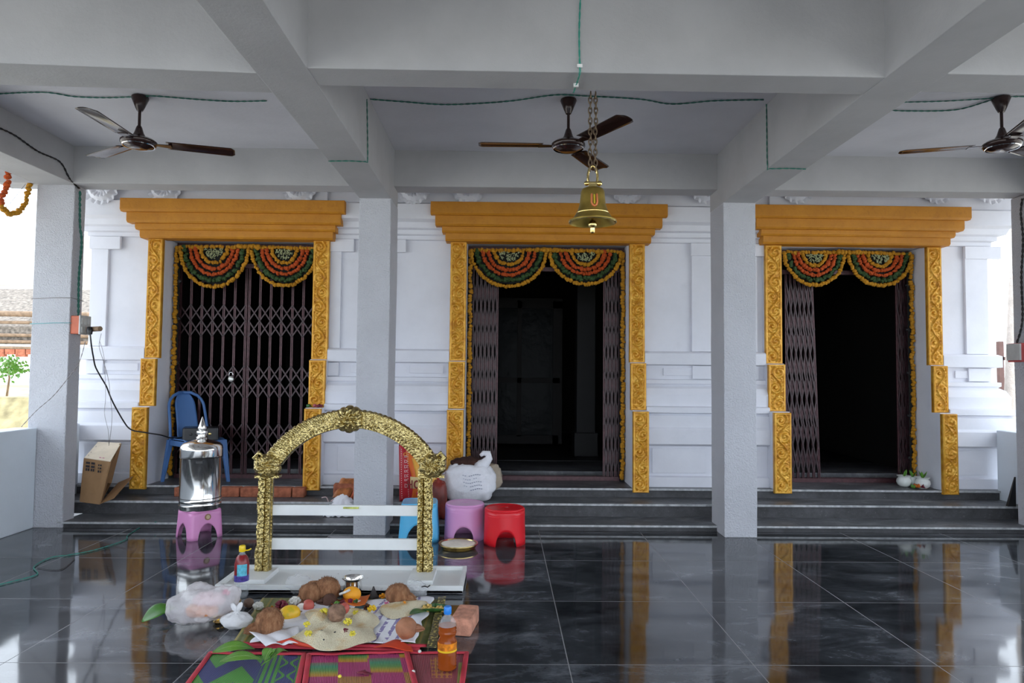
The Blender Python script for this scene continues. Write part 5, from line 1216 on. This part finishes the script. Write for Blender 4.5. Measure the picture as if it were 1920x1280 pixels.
# tied pouch
p = U(436, 1184, Z=0); p.y += .05
t = thing('tied_pouch', 'small knotted white pouch on the floor right of the carry bag', 'pouch', (p.x, p.y, 0))
MB().ball((0, 0, .038), (.078, .055, .040), 36, 22, fn=lambda d: 1+.12*nz(d, 2.5, 6)+.05*sin(atan2(d.y, d.x)*9)*max(0, d.z)).build('pouch', poly('white_pouch_film', (.9, .9, .92), .85, .3, .1), t, smooth=180)
MB().lathe([(.044, .052), (.022, .068), (.013, .082), (.014, .088)], seg=28, cap=False, fn=lambda a, z: 1+.18*sin(a*7)).ball((-.014, 0, .102), (.014, .010, .024), 14, 10, fn=lambda d: 1+.25*nz(d, 3), rot=Matrix.Rotation(-.5, 3, 'Y')).ball((.012, 0, .104), (.013, .010, .026), 14, 10, fn=lambda d: 1+.25*nz(d, 3, 2), rot=Matrix.Rotation(.4, 3, 'Y')).build('knot', poly('white_pouch_knot', (.9, .9, .92), .85, .3, .1), t, smooth=180)
p = U(442, 1146, Z=0)
tag(MB().lathe([(0, 0), (.022, 0), (.026, .01), (.024, .05), (.028, .06), (.022, .062), (0, .05)], (p.x, p.y, 0), 24, cap=False).build('brass_cup', plain('dull_brass', (.28, .20, .06), .4, .7, var=.5, nscale=60), smooth=60), 'small dull brass cup beside the mouth of the carry bag', 'cup')
p = U(411, 1168, Z=0)
tag(MB().lathe([(0, 0), (.02, .0), (.03, .012), (.022, .022), (.030, .034), (.018, .040), (0, .04)], (p.x, p.y, 0), 24, cap=False).build('brass_lamp', BRASSP, smooth=60), 'tiny shiny brass lamp between carry bag and knotted pouch', 'lamp')
# leaf plate with turmeric bits
p = U(815, 1150, Z=.01)
t = thing('leaf_plate', 'dry leaf plate of turmeric bits beside the oil bottle', 'leaf plate', (p.x, p.y, .02))
MB().grid(16, 12, lambda u, v: (.085*(u-.5)*2*sqrt(max(0, 1-(2*v-1)**2))**.6, .04*(v-.5)*2, .012*((u-.5)*2)**2+.02*((v-.5)*2)**2), uv=False).build('plate', LEAFD, t, smooth=180, solid=.002)
m = MB(); random.seed(9)
for i in range(34): m.ball((random.uniform(-.06, .07), random.uniform(-.025, .025), .012+random.uniform(0, .014)), random.uniform(.006, .012), 7, 5)
m.build('turmeric_bits', plain('turmeric_bits', (.62, .42, .12), .8, var=.4, nscale=60), t, smooth=180)
m = MB(); leafmesh(m, U(768, 1152, Z=.036), U(802, 1148, Z=.03), .035, .012); tag(m.build('betel_leaf', LEAFD, smooth=180, solid=.001), 'dark green leaf left of the leaf plate', 'leaf')
# brick on the floor at right
q = U(862, 1192, Z=0)
brick((q.x+.02, q.y+.10, 0), (.105, .22, .085), R(-9), 'pale red brick standing on the floor behind the oil bottle', BRICKP, None, 12)
# cotton wicks and small bits on mats
for px, py, lab, mt in ((787, 1221, 'white cotton bit at the corner of the olive mat', WHITEF), (775, 1259, 'white cotton bit between the two right front mats', WHITEF), (637, 1268, 'yellow petal on the magenta checked mat', YELF)):
    p = U(px, py, Z=.014); tag(MB().ball(p, .008, 10, 8, fn=lambda d: 1+.3*nz(d, 3)).build('cotton_bit' if 'white' in lab else 'petal', mt, smooth=180), lab, 'cotton' if 'white' in lab else 'petal')
p = U(683, 1263, Z=.012); tag(MB().grid(6, 6, lambda u, v: (p.x+(u-.5)*.07*sin(pi*min(.98, v+.02)), p.y+(v-.5)*.03, .018+.006*sin(u*4)), uv=False).build('petal', MARO, smooth=180, solid=.001), 'dark red petal on the magenta checked mat', 'petal')

# ------------------------------------------------------------------ outside
struct(MB().box(-90, 90, -60, 120, -.75, -.70).build('ground', GND))
struct(MB().box(-5.2, 6.2, -3.0, 12.5, -.70, -.25).build('plinth', RISER))
# left: shed with thatched roof
sy = 15.0
a = U(-60, 580, Y=sy); b = U(196, 585, Y=sy); zlo = U(100, 668, Y=sy).z
t = thing('shed', 'weathered thatched shed seen outside beyond the left parapet', 'shed', ((a.x+b.x)/2, sy+1, -.7))
MB().hexa([(a.x-3, sy-.3, zlo+.25), (b.x-.15, sy-.3, zlo+.25), (b.x-.15, sy+3, a.z+.4), (a.x-3, sy+3, a.z+.4)], [(a.x-3, sy-.3, zlo+.62), (b.x-.15, sy-.3, zlo+.62), (b.x-.15, sy+3, a.z+.8), (a.x-3, sy+3, a.z+.8)]).build('thatch_roof', THATCH, t, world=True)
for i, yy in enumerate((588, 604, 628, 640, 652)):
    z_ = U(80, yy, Y=sy-.35).z; MB().tube([(a.x-3, sy-.36, z_+.02), (b.x+.1*(i % 2), sy-.36, z_-.02)], .06 if i in (0,) else .035, 8).build('pole', TIMB, t, world=True, smooth=60)
m = MB()
for i in range(26):
    x = a.x-3+(b.x-.4-a.x+3)*i/25; m.box(x-.10, x+.10, sy-.40, sy-.30, zlo-.02+.05*(i % 2), zlo+.14)
m.build('red_tile_edge', BRICK, t, world=True)
for x in (a.x+.2, b.x-.5): MB().tube([(x, sy-.2, -.7), (x, sy-.2, zlo+.3)], .05, 8).build('post', plain('white_post', (.7, .66, .6), .8), t, world=True)
struct(MB().hexa([(-60, 17.5, -.7), (-8.5, 17.5, -.7), (-8.5, 60, -.7), (-60, 60, -.7)], [(-60, 18.5, .50), (-8.5, 18.5, .50), (-8.5, 60, 1.25), (-60, 60, 1.25)]).build('bank', DRYG))
# shrub
p = U(15, 688, Y=19.0); t = thing('shrub', 'small green shrub outside beyond the left parapet', 'shrub', (p.x, 19, .5)); m = MB(); random.seed(4)
for i in range(220):
    d = Vector((random.gauss(0, .26), random.gauss(0, .2), random.gauss(0, .17))); c = Vector((p.x, 19, p.z))+d
    a_ = random.random()*6; m.add([c+Vector((.05*cos(a_), .03, .05*sin(a_))), c+Vector((-.04*sin(a_), 0, .04*cos(a_))), c-Vector((.05*cos(a_), .03, .05*sin(a_))), c+Vector((.04*sin(a_), 0, -.04*cos(a_)))], [(0, 1, 2, 3)])
m.build('foliage', LEAF, t, world=True)
MB().tube([(p.x, 19, .5), (p.x+.05, 19, p.z-.3), (p.x, 19, p.z)], [.03, .025, .01], 6).build('stem', TIMB, t, world=True)
# neighbouring white building far left, blurred in glare
t = thing('building', 'pale building in the glare beyond the left parapet', 'building', (-20, 30, -.7))
MB().box(-24, -13.8, 26, 34, -.7, 6.4).build('wall', plain('pale_building_wall', (.80, .80, .80), .9), t, world=True)
for zz in (2.6, 4.4): MB().box(-24.2, -13.6, 25.6, 34, zz, zz+.18).build('floor_ledge', plain('pale_ledge', (.65, .66, .68), .9), t, world=True)
# eave over the left side with flower garland
ex = -4.15
tag(MB().hexa([(-5.3, -2, 2.86), (-3.89, -2, 2.98), (-3.89, 5.4, 2.98), (-5.3, 5.4, 2.86)], [(-5.3, -2, 2.94), (-3.89, -2, 3.10), (-3.89, 5.4, 3.10), (-5.3, 5.4, 2.94)]).build('eave', BEAM), 'white eave slab outside the left side beam', 'eave')
t = thing('hanging_garland', 'short loop of orange and yellow marigolds hanging at top left', 'garland', U(30, 340, X=-3.93))
strand([U(x, y, X=-3.93) for x, y in ((16, 322), (12, 350), (3, 372), (1, 384))], .026, 'orange_strand', ORA, t)
strand([U(x, y, X=-3.93) for x, y in ((1, 386), (12, 398), (25, 401), (40, 392), (50, 370), (56, 342))], .024, 'yellow_strand', YEL, t)
MB().tube([U(-25, 420, X=-3.95), U(20, 380, X=-3.95), U(48, 345, X=-3.95)], .002, 5).build('string', WIREW, t, world=True)
# right: leaning pole, post and bush outside
a = U(1893, 830, Y=9.5); b = U(1904, 420, Y=9.5)
tag(MB().tube([(a.x, 9.5, -.7), a, b, b+(b-a)*.4], [.10, .09, .05, .04], 10).build('palm_pole', plain('pale_trunk', (.55, .48, .42), .9, bump=.01), smooth=180), 'pale slanting trunk outside between the shrine and right edge pillar', 'trunk')
a = U(1876, 700, Y=12); b = U(1876, 640, Y=12)
tag(MB().box(a.x-.04, a.x+.04, 11.96, 12.04, -.7, b.z).box(a.x-.05, a.x+.9, 11.96, 12.04, U(1876, 672, Y=12).z-.03, U(1876, 672, Y=12).z+.03).build('gate_post', plain('rusty_post', (.13, .07, .06), .8)), 'rusty post outside behind the right end of the shrine', 'post')
